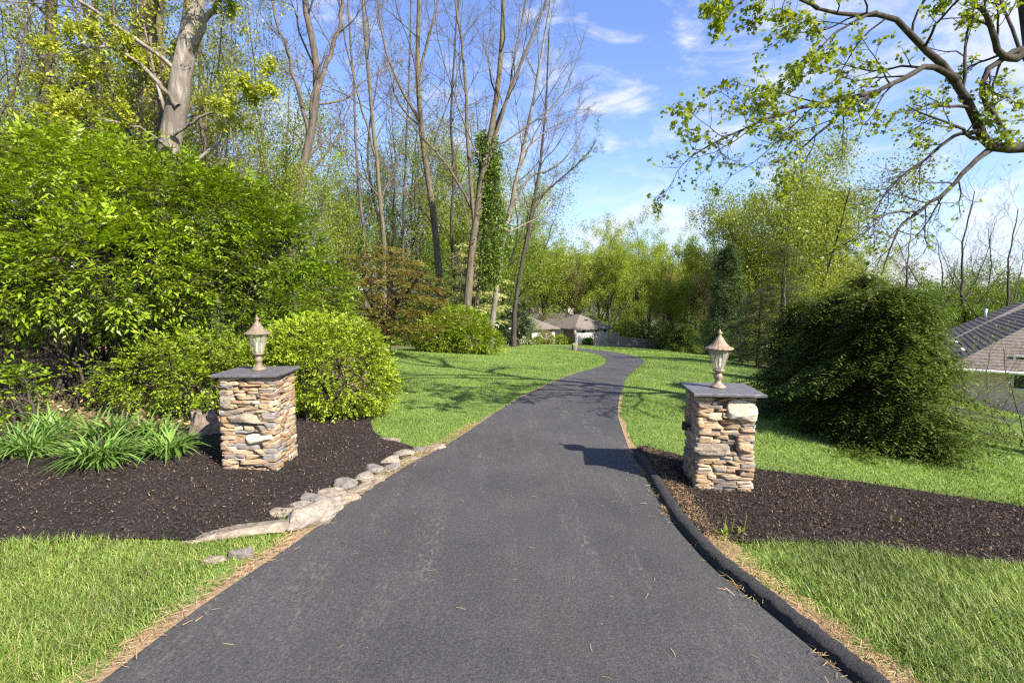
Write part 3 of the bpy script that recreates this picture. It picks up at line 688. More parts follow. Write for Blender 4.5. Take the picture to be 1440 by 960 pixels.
lamp('copper coloured lantern on the right hand stone pillar, lit by full sun', cR+A(.0, .04), topR, M['bronze_right'], rotR, 1.0)
lamp('tan brown lantern with ribbed glass on the pillar in front of the yellow-green bush', cL+A(.0, .03), topL, M['bronze_left'], rotL, .96)

# edging stones of the left bed
rng = RNG(61)
def edging(px, py, size, rot, mat, sink=.35, amp=.16, cuts=11):
    p = gp(px, py); c = A(p[0], p[1], p[2]+size[2]*(.5-sink)); v, f = rock(rng, (0, 0, 0), size, math.radians(rot), amp, CS_ROCK, 1.4, cuts)
    o = MB().add(v, f).build('edging_stone', M[mat]); o.location = c; return o
ES = [(607, 631, (.4, .2, .06), 20, 'rock_tan', 'low tan'), (588, 635, (.34, .2, .08), 40, 'rock_grey', 'flat grey'), (568, 641, (.26, .17, .1), 30, 'rock_pale', 'pale'), (572, 649, (.34, .15, .08), 44, 'rock_tan', 'narrow tan'), (548, 652, (.24, .2, .12), 25, 'rock_tan', 'tan'),
      (550, 662, (.34, .15, .09), 48, 'rock_grey', 'long grey'), (527, 664, (.28, .2, .11), 20, 'rock_grey', 'grey'), (528, 677, (.36, .16, .09), 48, 'rock_tan', 'long tan'), (507, 676, (.25, .2, .13), 25, 'rock_pale', 'pale'), (506, 691, (.32, .15, .09), 46, 'rock_tan', 'tan'),
      (486, 687, (.24, .22, .13), 20, 'rock_grey', 'grey'), (483, 704, (.36, .15, .1), 47, 'rock_tan', 'long tan'), (465, 701, (.28, .2, .13), 10, 'rock_tan', 'brownish'), (462, 716, (.3, .17, .11), 44, 'rock_pale', 'pale'), (447, 708, (.34, .2, .14), 8, 'rock_grey', 'flat topped grey'),
      (426, 716, (.3, .2, .13), 14, 'rock_pale', 'pale'), (402, 723, (.24, .16, .1), 8, 'rock_tan', 'small tan')]
for i, (x_, y_, s_, r_, m_, d_) in enumerate(ES):
    tag(edging(x_, y_, s_, r_, m_), f'{d_} edging stone beside the drive, {ORD[i+1]} from the lawn end of the row', 'edging stone', 'edging stones along the left bed')
tag(edging(437, 737, (.6, .32, .22), 42, 'rock_pale', .34, .3, 16), 'big whitish angular boulder at the near end of the edging stone row', 'boulder', 'edging stones along the left bed')
tag(edging(545, 619.5, (.5, .12, .05), -25, 'rock_tan', .3), 'thin flat tan stone between the mulch point and the lawn', 'edging stone', 'edging stones along the left bed')
tag(edging(335, 750, (.8, .22, .1), 16, 'rock_tan', .4), 'long low tan boulder half sunk between mulch and near grass', 'boulder', 'boulders in the near left grass')
tag(edging(342, 781, (.2, .13, .11), 5, 'rock_grey', .35), 'small grey boulder poking out of the grass beside the drive', 'boulder', 'boulders in the near left grass')
tag(edging(302, 789, (.22, .13, .07), 12, 'rock_tan', .4), 'small flat tan stone nearly hidden in the near left grass', 'boulder', 'boulders in the near left grass')

# ------------------------------------------------------------------ plants near the drive
def daylily(label, px, py, n, h, seed, spread=.22):
    rng = RNG(seed); p = gp(px, py); root = thing('daylily_clump', label, 'daylily', p, 'daylily clumps on the mulch')
    a = rng.random(n)*6.28; d = np.stack([np.cos(a), np.sin(a), np.zeros(n)], 1); r0 = spread*np.sqrt(rng.random(n)); a0 = rng.random(n)*6.28
    b = p+np.stack([r0*np.cos(a0), r0*np.sin(a0)*.6, np.zeros(n)], 1); d = nrm(d*.6+np.stack([np.cos(a0), np.sin(a0), 0*a0], 1)*.8*(r0/spread)[:, None]+1e-6)
    L = h*rng.uniform(.75, 1.35, n); bend = rng.uniform(.35, 1.05, n); K = 7; t = np.linspace(0, 1, K)
    x = L[:, None]*(.18*t+bend[:, None]*.75*t**2); z = L[:, None]*(1.05*t-(.15+.75*bend[:, None]**1.6)*t**2.2)
    pts = b[:, None]+d[:, None]*x[..., None]; pts[..., 2] += np.maximum(z, .01)
    s = np.stack([-d[:, 1], d[:, 0], 0*a], 1); w = rng.uniform(.008, .014, n)[:, None]*np.array([.9, 1, 1, .95, .8, .55, .06])[None]
    up = np.stack([0*w, 0*w, w*.35], -1)
    lft = pts-s[:, None]*w[..., None]+up; rgt = pts+s[:, None]*w[..., None]+up
    v = np.stack([lft, pts, rgt], 2); i = np.arange(n*K*3).reshape(n, K, 3)
    f = np.concatenate([np.stack([i[:, :-1, q], i[:, :-1, q+1], i[:, 1:, q+1], i[:, 1:, q]], -1).reshape(-1, 4) for q in (0, 1)])
    MB().add(v.reshape(-1, 3), f).build('leaves', M['leaf_lily'], root)
daylily('wide arching daylily clump nearest the left edge of the photo', 40, 645, 190, .44, 1, .22)
daylily('largest daylily clump, in front in the middle of the row', 140, 658, 230, .45, 2, .22)
daylily('daylily clump nearest the stone pillar, beside the stump', 236, 645, 170, .4, 3, .17)
daylily('daylily clump behind the largest one, against the leaf litter', 150, 618, 110, .42, 4, .25)
daylily('small daylily clump behind the leftmost one, under the shrub', 70, 612, 90, .42, 5, .22)
daylily('small daylily clump behind the one beside the stump', 215, 615, 90, .36, 6, .2)

def shrub(name, label, cat, c, lobes, n, size, mat, seed, L=.28, nl=9, tpl=DIAMOND, droop=.25, flat=.35, inner=.5, stems=14, stemh=.8, wood='twig_dark', twig=True, thin=-.9, group=None, freq=1.5, out=1., tw=.004, trunk_name='stems', upb=.15):
    rng = RNG(seed); c = np.asarray(c, float); root = thing(name, label, cat, c, group)
    lb = [(c+np.asarray(a, float), b) for a, b in lobes]; P, O = shell(rng, lb, n, inner)
    P = P[:]; k = (vnoise(P, seed, freq, 3)+rng.random(len(P)) > thin)&(P[:, 2] > T(P[:, 0], P[:, 1])+.06); P, O = P[k], O[k]
    D = nrm(O*out+rng.normal(size=P.shape)*.45+A(0, 0, upb)); D[:, 2] *= .7
    fol = MB().add(*sprays(rng, P, D, L, nl, size, mat and tpl, droop, flat), m=0)
    if twig: fol.add(*spraytwigs(P[::2], D[::2], L, tw, droop), m=1)
    st = []
    for _ in range(stems):
        j = rng.integers(len(lb)); tgt = lb[j][0]+rng.normal(size=3)*np.array(lb[j][1])*.5; b = c+A(*(rng.normal(size=2)*.22*(1+.1*len(lobes))), 0); b[2] = float(T(b[0], b[1]))-.05
        mid = b*.5+tgt*.5+A(0, 0, .25*(tgt[2]-b[2]))*.6; st.append(stem(rng, [b, mid, tgt], .016*(1+stemh), .006, 10, .02))
    P_ = np.concatenate([a for a, _ in st]); R_ = np.concatenate([b for _, b in st]); s = MB().add(*tubes(P_, R_, 6)); kP, kR = kids(rng, P_, R_, 6, .35, 1, .5, .6, .12, .05, 6); s.add(*tubes(kP, kR, 4))
    s.build(trunk_name, M[wood], root); fol.build('foliage', [M[mat], M[wood]], root); return root
# big arching shrubs on the left bank (bush honeysuckle habit)
c = gp(95, 585); c = ground(c[0]-.2, c[1]+.9)
shrub('honeysuckle_shrub', 'big arching green shrub with dark gap under it, behind the daylilies', 'shrub', c,
      [((-2.3, .6, 2.4), (1.6, 1.4, 1.1)), ((-.7, 0, 2.5), (1.6, 1.2, 1.0)), ((.5, -.3, 2.0), (1.2, 1.0, .75)), ((-.5, .8, 3.3), (1.6, 1.3, .9)), ((-2.4, 1.2, 3.4), (1.6, 1.3, 1.0)), ((.9, .9, 2.9), (1.2, 1.1, .9)), ((-1.8, -.8, 1.7), (1.0, .7, .5)), ((-.2, -.8, 1.75), (1.0, .6, .45))],
      7600, .105, 'leaf_shrub', 101, .46, 11, stems=38, thin=-.32, tw=.005, tpl=BROAD, flat=.24, freq=1.9)
c = gp(300, 575); c = ground(c[0]-.3, c[1]+1.8)
shrub('honeysuckle_shrub', 'tall green shrub behind the low bush and the tan lantern', 'shrub', c,
      [((-1.2, 0, 1.4), (1.2, 1.1, 1.2)), ((.1, -.1, 1.5), (1.2, 1.1, 1.3)), ((-.7, .2, 2.7), (1.3, 1.1, 1.0)), ((.35, .2, 2.4), (1.0, 1.0, .9)), ((-.2, .3, 3.1), (1.0, 1.0, .65)), ((.85, .3, 1.5), (.85, .9, 1.0))],
      7600, .095, 'leaf_shrub_deep', 102, .42, 10, stems=20, thin=-.4, tpl=BROAD, flat=.26, freq=1.9)
c = gp(215, 598); c = ground(c[0]+.1, c[1]+.5)
shrub('low_shrub', 'low yellow-green bush between the daylilies and the stone pillar', 'shrub', c,
      [((-.3, 0, .55), (.75, .5, .5)), ((.45, -.1, .5), (.6, .5, .45)), ((.1, .2, .85), (.7, .5, .35)), ((.95, .15, .6), (.45, .45, .5))], 1900, .05, 'leaf_low', 103, .22, 9, stems=14, thin=-.8)
c = gp(415, 600); c = ground(c[0]+.12, c[1]+.85)
shrub('privet_bush', 'dense rounded yellow-green bush behind the left stone pillar, at the lawn edge', 'shrub', c,
      [((-.45, 0, .72), (.8, .75, .72)), ((.25, -.05, .7), (.85, .75, .72)), ((0, .15, 1.1), (.9, .75, .48)), ((.62, .1, .45), (.5, .5, .45)), ((-.85, .1, .55), (.5, .6, .55))], 6400, .04, 'leaf_privet', 104, .17, 11, tpl=OVAL, stems=16, inner=.72, thin=-1.1, flat=.6, freq=2.5, upb=.4)
c = gp(30, 598)
shrub('sapling', 'small leafy green sapling at the left edge under the big shrub', 'sapling', c, [((0, 0, .4), (.3, .3, .35)), ((-.25, .1, .55), (.25, .3, .3))], 160, .07, 'leaf_shrub_deep', 105, .22, 8, stems=5, thin=-2)
c = gp(120, 575)
shrub('sapling', 'thin sapling with few green leaves in front of the dark gap', 'sapling', c, [((0, 0, .45), (.25, .2, .3)), ((.3, .1, .3), (.25, .25, .25))], 70, .06, 'leaf_low', 106, .2, 8, stems=4, thin=-2)
# broken stump and a leaning stick
rng = RNG(33); p = gp(287, 612); root = thing('tree_stump', 'grey-brown splintered stump beside the left stone pillar', 'stump', p)
n = 28; a = np.arange(n)*2*math.pi/n; mb = MB(); rings = []
for q, (r, z) in enumerate(((.26, -.08), (.18, .05), (.14, .17), (.13, .3), (.1, .27), (.05, .14))):
    rr = r*(1+.16*np.sin(a*5+1)+.1*np.sin(a*3)+.1*rng.normal(size=n)*(q > 1)); zz = z+(rng.random(n)-.5)*(.16 if q in (3,) else .02)+.05*np.sin(a*2+1)*(q > 1)
    rings.append(np.stack([p[0]+rr*np.cos(a), p[1]+rr*np.sin(a)*.9, p[2]+zz], 1))
i = np.arange(n); f = np.concatenate([np.stack([i+k*n, (i+1) % n+k*n, (i+1) % n+(k+1)*n, i+(k+1)*n], 1) for k in range(5)])
mb.add(np.concatenate(rings), f).build('stump_wood', M['stump'], root)
sp, sr = stem(rng, [gp(172, 612), gp(172, 612)+A(.02, .03, .1), gp(172, 612)+A(.07, .02, .3)], .014, .008, 8, .006)
tag(MB().add(*tubes(sp, sr, 6)).build('broken_stick', M['rock_pale']), 'short bleached stick standing between two daylily clumps', 'stick')
# weeds on the right bed
def weed(label, px, py, n, h, seed, flower=False):
    rng = RNG(seed); p = gp(px, py); root = thing('weed', label, 'weed', p, 'weeds on the right bed'); P = np.repeat(p[None], n, 0)+rng.normal(size=(n, 3))*A(.02, .02, .005); P[:, 2] += .03
    a = rng.random(n)*6.28; D = np.stack([np.cos(a), np.sin(a), rng.uniform(.3, 1.2, n)], 1); nn = nrm(np.cross(D, np.stack([-np.sin(a), np.cos(a), 0*a], 1))); nn *= np.sign(nn[:, 2:3]+1e-6)
    MB().add(*leafset(P, D, nn, h*rng.uniform(.6, 1.2, n), SLIM)).build('leaves', M['leaf_low'], root)
    if flower:
        for dx, dy, hh in ((.0, .0, .2), (.08, .03, .16), (.16, -.02, .22)):
            b = p+A(dx, dy, 0); sp, sr = stem(rng, [b, b+A(.01, 0, hh*.5), b+A(.03, .01, hh)], .003, .002, 6); MB().add(*tubes(sp, sr, 5)).build('stalk', M['leaf_low'], root)
        MB().add(*randleaves(rng, p+A(.14, -.02, .1)+rng.normal(size=(26, 3))*.012, .02, OVAL, 1)).build('blossom', M['leaf_spring'], root)
weed('dandelion with thin stalks at the corner of bed, grass and kerb', 1016, 758, 18, .1, 1, True)
weed('tiny two leaved weed in the middle of the right mulch bed', 1290, 742, 5, .05, 2)
weed('pale green weed sprouting on the mulch close to the near grass', 1268, 770, 7, .055, 3)
weed('sprawling weed near the right bed centre, left of the others', 1255, 735, 6, .05, 4)
weed('small weed at the far right end of the mulch', 1402, 760, 6, .055, 5)
# small white marker at the edge of the lawn, under the maple
p = gp(549, 486); root = thing('garden_light', 'small white stake light on the lawn beyond the privet bush', 'garden light', p)
MB().add(*lathe(p, [(0, -.05), (.03, -.05), (.03, .22), (0, .22)], 10)).build('stake', M['black'], root); MB().add(*lathe(p, [(0, .22), (.07, .22), (.075, .32), (.02, .36), (0, .36)], 12)).build('lamp_head', M['white_plastic'], root)

# ------------------------------------------------------------------ trees placed one by one
def pathpx(pts, d0, d1=None):
    d1 = d1 or d0; n = len(pts); return np.array([at(x, y, d0+(d1-d0)*i/(n-1)) for i, (x, y) in enumerate(pts)])
def rooted(pts):
    b = pts[0].copy(); b[2] = float(T(b[0], b[1]))-.1
    return np.concatenate([[b], pts[pts[:, 2] > b[2]+.4]])
SPEC_BARE = [dict(n=10, t0=.26, t1=1, ratio=.33, ang=.75, wig=.12, up=.07, K=9, rr=.36, rmax=.05), dict(n=7, t0=.2, t1=1, ratio=.5, ang=.65, wig=.14, up=.05, K=7, rr=.5, rmin=.006),
             dict(n=7, t0=.15, t1=1, ratio=.5, ang=.6, wig=.14, up=.06, K=5, rr=.55, rmin=.004), dict(n=3, t0=.2, t1=1, ratio=.6, ang=.6, wig=.14, up=.04, K=4, rr=.6, rmin=.003)]
def px_tree(name, label, stems, wood, seed, spec=SPEC_BARE, twig='twig', leaf=None, leafn=2, leafsize=.08, split=2, group=None, cat='tree', wob=.02, up=.6, thin=1., **kw):
    rng = RNG(seed); st = []; first = rooted(stems[0][0]); root = thing(name, label, cat, (first[0][0], first[0][1], first[0][2]+.1), group)
    for i, (pts, r0, r1) in enumerate(stems):
        pts = first if i == 0 else pts; st.append(stem(rng, pts, r0*thin, r1*thin, 18, wob))
    lv = grow(rng, st, spec); return plant_tree(root, rng, lv, wood, twig, split, leaf, leafn, leafsize, up=up, **kw)
SP_NEAR = [dict(n=7, t0=.3, t1=1, ratio=.3, ang=.9, wig=.14, up=.03, K=9, rr=.3, rmax=.05), dict(n=6, t0=.15, t1=1, ratio=.55, ang=.75, wig=.14, up=.02, K=7, rr=.5, rmin=.005),
           dict(n=6, t0=.15, t1=1, ratio=.5, ang=.7, wig=.16, up=0, K=5, rr=.55, rmin=.003), dict(n=3, t0=.2, t1=1, ratio=.6, ang=.6, wig=.14, up=.04, K=4, rr=.6, rmin=.0025)]
px_tree('tulip_tree', 'thick pale grey trunk leaning right, rising behind the big shrubs', [(pathpx([(233, 330), (234, 250), (246, 170), (262, 80), (274, 0), (287, -120), (300, -300)], 11.2), .27, .14), (pathpx([(262, 80), (300, 10), (350, -60)], 11.2, 10.5), .08, .02), (pathpx([(250, 150), (200, 90), (150, 60), (90, 80)], 11, 10), .05, .012), (pathpx([(243, 190), (290, 160), (330, 150), (370, 110)], 11, 10.4), .035, .008), (pathpx([(240, 210), (200, 180), (140, 165), (60, 160)], 11, 9.8), .03, .006)], 'bark_pale', 201,
        SP_NEAR, leaf='leaf_spring', leafn=4, leafsize=.075, cat='tree')
px_tree('beech_tree', 'thick dark olive-grey trunk just left of the pale leaning one', [(pathpx([(222, 290), (213, 190), (211, 90), (214, 0), (212, -300)], 12.6), .33, .2), (pathpx([(236, 290), (238, 180), (228, 80), (222, 0)], 12.2), .07, .05)], 'bark_olive', 202, SP_NEAR, leaf='leaf_spring', leafn=6, leafsize=.075, cat='tree')
px_tree('woodland_tree', 'grey trunk with a sideways limb, left of the thick olive trunk', [(pathpx([(70, 240), (66, 160), (72, 70), (75, -80), (70, -220)], 14), .17, .1), (pathpx([(68, 150), (110, 120), (150, 100)], 14, 13), .06, .02)], 'bark', 203, SP_NEAR, leaf='leaf_spring', leafn=2, leafsize=.085)
px_tree('woodland_tree', 'slim trunk between the grey trunk and the thick olive trunk', [(pathpx([(143, 230), (139, 120), (132, 40), (140, -120)], 15), .12, .07)], 'bark', 204, SP_NEAR, leaf='leaf_spring', leafn=2, leafsize=.08)
px_tree('woodland_tree', 'thin straight trunk close beside the thick olive trunk', [(pathpx([(197, 250), (196, 150), (188, 40), (190, -120)], 16), .12, .06)], 'bark', 205, SP_NEAR, leaf='leaf_wood', leafn=2, leafsize=.09)
px_tree('woodland_tree', 'forked trunk wrapped in old vines, at the end of the big shrubs', [(pathpx([(408, 345), (418, 270), (438, 190), (448, 120), (436, 50), (428, -30), (430, -150)], 17), .21, .08), (pathpx([(447, 125), (465, 75), (482, 30), (485, -80)], 17, 17.6), .09, .05), (pathpx([(436, 200), (418, 120), (400, 60), (384, 0), (350, -40)], 17, 16.5), .08, .03), (pathpx([(420, 230), (405, 300), (395, 340)], 17, 16.8), .04, .03)], 'bark', 206, SPEC_BARE, wob=.03, thin=.85)
px_tree('woodland_tree', 'slender bare tree rising behind the bronze maple', [(pathpx([(540, 370), (534, 260), (522, 160), (515, 60), (505, -80), (500, -180)], 24), .17, .05), (pathpx([(528, 220), (500, 120), (480, 40), (470, -60)], 24, 23), .07, .03)], 'bark_olive', 207, thin=.74)
px_tree('woodland_tree', 'tall bare tree with dark forking limbs, left of the ivy-clad tree', [(pathpx([(618, 385), (610, 300), (594, 210), (587, 130), (588, 40), (592, -80), (596, -180)], 30), .32, .08), (pathpx([(590, 170), (560, 120), (535, 50), (525, -60)], 30, 29), .12, .04), (pathpx([(588, 110), (600, 60), (618, 0), (630, -90)], 30, 31), .11, .04), (pathpx([(592, 180), (572, 160), (556, 140), (545, 90)], 30, 30), .09, .03)], 'bark_olive', 208, thin=.74)
px_tree('woodland_tree', 'tallest bare tree with many upright limbs, standing behind the rounded shrub on the lawn', [(pathpx([(655, 450), (659, 400), (667, 330), (674, 270), (690, 190), (703, 110), (706, 40), (712, -80), (716, -200)], 27), .33, .07), (pathpx([(676, 265), (700, 180), (716, 130), (745, 60), (770, 0), (790, -70)], 27, 26.5), .15, .04), (pathpx([(668, 320), (660, 230), (655, 140), (650, 60), (636, -20), (630, -140)], 27, 27.5), .15, .04),
        (pathpx([(690, 190), (715, 140), (722, 80), (738, 20), (744, -80)], 27, 28), .1, .03), (pathpx([(668, 300), (632, 235), (600, 200), (570, 165), (545, 150), (520, 120)], 27.2, 25), .11, .02), (pathpx([(666, 352), (645, 250), (640, 215)], 27, 27), .05, .03)], 'bark_olive', 209, thin=.74)
px_tree('woodland_tree', 'pale slanting bare trunk right of the tallest tree, limbs spread over the roof', [(pathpx([(690, 470), (697, 410), (708, 340), (722, 270), (738, 200), (750, 140), (765, 60), (778, -20)], 29), .22, .05), (pathpx([(715, 300), (745, 245), (775, 240), (800, 220), (825, 170)], 29, 28), .11, .02), (pathpx([(730, 240), (760, 170), (790, 140), (812, 120)], 29, 29), .08, .02), (pathpx([(735, 215), (770, 180), (800, 170), (830, 150)], 29, 30), .07, .02)], 'bark_pale', 210, thin=.76)
px_tree('woodland_tree', 'thin bare pole of a tree left of the tall dark-limbed one', [(pathpx([(566, 370), (568, 260), (574, 150), (578, 30), (580, -80)], 34), .14, .05)], 'bark', 211, thin=.74)
px_tree('woodland_tree', 'leaning thin bare tree behind the bronze maple top', [(pathpx([(512, 330), (500, 220), (498, 110), (488, 0), (484, -100)], 28), .13, .05)], 'bark', 212, thin=.74)
px_tree('woodland_tree', 'bare tree with dark curved stem just right of the tallest tree', [(pathpx([(640, 400), (633, 320), (640, 240), (632, 170), (640, 60), (648, -60)], 33), .17, .05)], 'bark_dark', 213, thin=.74)
px_tree('woodland_tree', 'slim bare tree at the right edge of the bare group, twigs against the sky', [(pathpx([(722, 440), (735, 360), (752, 280), (764, 200), (770, 120), (772, 40)], 36), .17, .04), (pathpx([(750, 285), (790, 250), (815, 230), (838, 200)], 36, 36), .08, .02)], 'bark_dark', 214, leaf='leaf_spring_green', leafn=1, leafsize=.09)
# ivy round the tallest tree
rng = RNG(55); n = 1500; t = rng.random(n); cx = np.interp(t, [0, .5, 1], [690, 693, 684]); py = 400-215*t; w = np.interp(t, [0, .3, .7, 1], [.25, .5, .42, .15])
P = np.array([at(a, b, 27.3) for a, b in zip(cx, py)]); a_ = rng.random(n)*6.28; O = np.stack([np.cos(a_), np.sin(a_), 0*a_], 1); P = P+O*(w*(.2+.8*rng.random(n))*np.clip(1+.65*vnoise(P, 3, .9), .25, 2.2))[:, None]
root = thing('ivy', 'dark green ivy climbing the tallest bare tree beside the pale slanting trunk', 'ivy', (P[:, 0].mean(), 27.3, T(P[:, 0].mean(), 27.3)))
MB().add(*sprays(rng, P, O+rng.normal(size=P.shape)*.5+A(0, 0, -.2), .55, 7, .14, OVAL, .4, .8)).build('leaves', M['leaf_ivy'], root)
ip = np.array([at(x, y, 27.2) for x, y in ((668, 440), (676, 360), (690, 270), (688, 200))]); sp, sr = stem(rng, np.concatenate([[ground(ip[0][0], ip[0][1])], ip]), .06, .03, 14, .03); MB().add(*tubes(sp, sr, 6)).build('stem', M['bark_dark'], root)

def layered(name, label, cat, c, tiers, nb, L, nl, size, mat, seed, wood='bark', h=3.5, r=.09, tpl=DIAMOND, group=None):
    """tree with flat tiers of sprays: tiers = (z, radius, count)"""
    rng = RNG(seed); c = np.asarray(c, float); root = thing(name, label, cat, c, group); st = []
    for q in range(nb):
        a = q*6.28/nb+rng.random(); rr = rng.uniform(.4, .9)*tiers[len(tiers)//2][1]; st.append(stem(rng, [c-A(0, 0, .1), c+A(.1*math.cos(a), .1*math.sin(a), h*.25), c+A(rr*.5*math.cos(a), rr*.5*math.sin(a), h*.6), c+A(rr*math.cos(a), rr*math.sin(a), h*rng.uniform(.8, .98))], r, r*.2, 12, .03))
    lv = grow(rng, st, [dict(n=9, t0=.3, t1=1, ratio=.45, ang=.9, wig=.12, up=-.02, K=7, rr=.5), dict(n=5, t0=.2, t1=1, ratio=.5, ang=.7, wig=.12, up=0, K=5, rr=.5)])
    mb = MB()
    for k, Lv in enumerate(lv):
        for P, R in Lv: mb.add(*tubes(P, R, (8, 5, 3)[k]))
    mb.build('trunk', M[wood], root); fol = MB()
    for z, rad, cnt in tiers:
        a = rng.random(cnt)*6.28; q = rad*np.sqrt(rng.random(cnt)); lump = 1+.22*np.sin(a*3+z*5)+.15*np.sin(a*5+z*9)
        P = c+np.stack([q*lump*np.cos(a), q*lump*np.sin(a), z-.18*(q/rad)**2*rad*.6+rng.normal(size=cnt)*.05+.12*vnoise(np.stack([q*np.cos(a), q*np.sin(a)], 1), seed, 1.3)], 1)
        D = np.stack([np.cos(a), np.sin(a), 0*a], 1)+rng.normal(size=(cnt, 3))*A(.5, .5, .1); fol.add(*sprays(rng, P, D, L, nl, size, tpl, .25, .3))
    fol.build('crown', M[mat], root); return root
c = gxy(543, 17.5); layered('japanese_maple', 'bronze and green layered maple tree left of the lawn, behind the privet bush', 'maple', c,
    [(.75, 1.5, 140), (1.1, 1.95, 240), (1.55, 2.2, 300), (2.0, 2.25, 320), (2.45, 2.0, 280), (2.85, 1.6, 200), (3.25, 1.1, 120), (3.55, .6, 50)], 5, .4, 9, .11, 'leaf_bronze', 301, 'bark_dark', 3.4, .1)
c = base(664, 31); layered('dogwood_tree', 'pale cream-green dogwood in flat tiers between the tallest tree and pale slanting trunk', 'dogwood', c,
    [(1.7, 1.5, 150), (2.5, 1.9, 190), (3.3, 1.9, 180), (4.1, 1.7, 150), (4.9, 1.4, 110), (5.6, 1.1, 70), (6.2, .6, 30)], 4, .5, 8, .17, 'leaf_dogwood', 302, 'bark', 6, .12)
c = gp(645, 497); c = ground(c[0]-.05, c[1]+.7)
shrub('spirea_shrub', 'rounded green shrub on the lawn in front of the tallest bare tree', 'shrub', c, [((-.8, 0, .75), (1.0, .9, .8)), ((.6, -.1, .7), (1.0, .9, .75)), ((0, .1, 1.3), (1.1, .9, .65)), ((1.25, 0, .45), (.6, .6, .5)), ((-1.4, .2, .6), (.6, .6, .6))], 4600, .1, 'leaf_low', 303, .36, 9, tpl=BROAD, stems=12, inner=.6, upb=.5)
c = base(718, 39); c = ground(c[0], 39)
shrub('holly_shrub', 'dark grey-green holly shrub at the left end of the house', 'shrub', c, [((-.4, 0, 1.0), (1.2, 1.1, 1.1)), ((.3, 0, 1.7), (1.1, 1.0, .9)), ((-.9, .2, .7), (.8, .8, .8))], 1500, .15, 'leaf_holly', 304, .4, 8, tpl=OVAL, stems=6, inner=.6)
c = ground(*base(728, 46)[:2])
shrub('deciduous_shrub', 'thin tan-green shrub beside the holly in front of the house wall', 'shrub', c, [((-.2, 0, 1.2), (.9, .9, 1.0)), ((.1, 0, 2.0), (.8, .8, .9))], 420, .12, 'leaf_olive', 305, .5, 6, stems=9, thin=-.6)

# evergreens and bushes on the right
def hemlock(label, c, h, w, seed, n=60, mat='needle', size=.07, per=26, nl=20, L=.46, droop=.45, group='big dark hemlocks on the right lawn', name='hemlock', cat='hemlock', shape=.75, low=.03, tpl=NEEDLE):
    rng = RNG(seed); c = np.asarray(c, float); root = thing(name, label, cat, c, group)
    tp, tr = stem(rng, [c-A(0, 0, .1), c+A(.02, .03, h*.5), c+A(.04, 0, h)], .02*h+.02, .01, 14, .015); mb = MB().add(*tubes(tp, tr, 8))
    t = low+(1-low)*np.sort(rng.random(n)); a = np.arange(n)*2.4+rng.random(n)*.8; z = t*h; reach = w/2*np.power(np.clip(1-t, .02, 1), shape)*rng.uniform(.45, 1.25, n)*(1+.22*np.sin(a*3+seed)*np.sin(t*9+seed))*(1-.35*np.exp(-t*9))
    K = 8; s = np.linspace(0, 1, K); P = c+np.stack([np.cos(a)[:, None]*reach[:, None]*s, np.sin(a)[:, None]*reach[:, None]*s, z[:, None]+reach[:, None]*(.22*s-droop*s**2)], -1)
    P[..., 2] = np.maximum(P[..., 2], T(P[..., 0], P[..., 1])+.05); R = (.006+.008*reach)[:, None]*np.linspace(1, .3, K); mb.add(*tubes(P, R, 4)); mb.build('trunk', M['bark_dark'], root)
    pos, tan = along(rng, P, per, .25); o = tan*A(1, 1, .3); side = np.stack([-tan[:, 1], tan[:, 0], 0*tan[:, 0]], 1)*np.where(rng.random(len(pos)) < .5, 1, -1)[:, None]
    D = nrm(o*.9+side*rng.uniform(.2, 1.1, len(pos))[:, None]+A(0, 0, 1)*rng.uniform(-.15, .35, len(pos))[:, None]); pos = pos+rng.normal(size=pos.shape)*A(.09, .09, .06)
    pos[:, 2] = np.maximum(pos[:, 2], T(pos[:, 0], pos[:, 1])+.06)
    fol = MB().add(*sprays(rng, pos, D, L, nl, size, tpl, .35, .16, 1.0, .6)); fol.build('crown', M[mat], root); return root
def behind(px, py, back):
    p = gp(px, py); return ground(p[0]+back*.35, p[1]+back)
hemlock('front dark hemlock of the row, its skirt touching the right lawn', behind(1272, 650, .9), 2.3, 2.6, 401, 110, per=54, shape=.95, droop=.3)
hemlock('dark hemlock in the middle of the row behind the right stone pillar', behind(1207, 617, 1.1), 2.3, 2.8, 402, 110, per=54, shape=.9, droop=.3)
hemlock('dark hemlock hidden behind the others beside the neighbouring roof', gxy(1290, 13.4), 2.85, 1.9, 403, 84, per=44, shape=1.05, droop=.3)
hemlock('dark hemlock at the left far end of the row, overlapping the dull bush', behind(1148, 583, 1.1), 2.2, 2.6, 404, 96, per=44, shape=.95, droop=.3)
hemlock('tallest dark hemlock, its pointed top between the middle one and the nearest', gxy(1215, 13.6), 3.15, 2.1, 411, 96, per=46, shape=1.05, droop=.3)
hemlock('drooping spruce with blue-green layers, left of the dull thin evergreen', gxy(1020, 37), 8.2, 4.4, 405, 90, 'needle_spruce', .2, 26, 10, .7, .75, None, 'norway_spruce', 'spruce', .9)
hemlock('dull yellow-green thin evergreen with its pale trunk showing', gxy(1098, 21), 5.2, 3.2, 406, 70, 'needle_dull', .12, 18, 10, .5, .3, None, 'cedar_tree', 'cedar', .6)
px_tree('cedar_snag', 'pale bare pole trunk in front of the dull thin evergreen', [(pathpx([(1101, 515), (1103, 460), (1104, 390)], 19.6), .05, .02)], 'bark_pale', 407, [dict(n=14, t0=.1, t1=1, ratio=.16, ang=1.3, wig=.1, up=0, K=5, rr=.3)], cat='dead tree', split=1)
hemlock('small dull evergreen bush at the foot of the dull thin evergreen', gxy(1068, 22.5), 3.4, 3.2, 408, 60, 'needle_dull', .12, 20, 10, .45, .3, None, 'cedar_tree', 'cedar', .5)
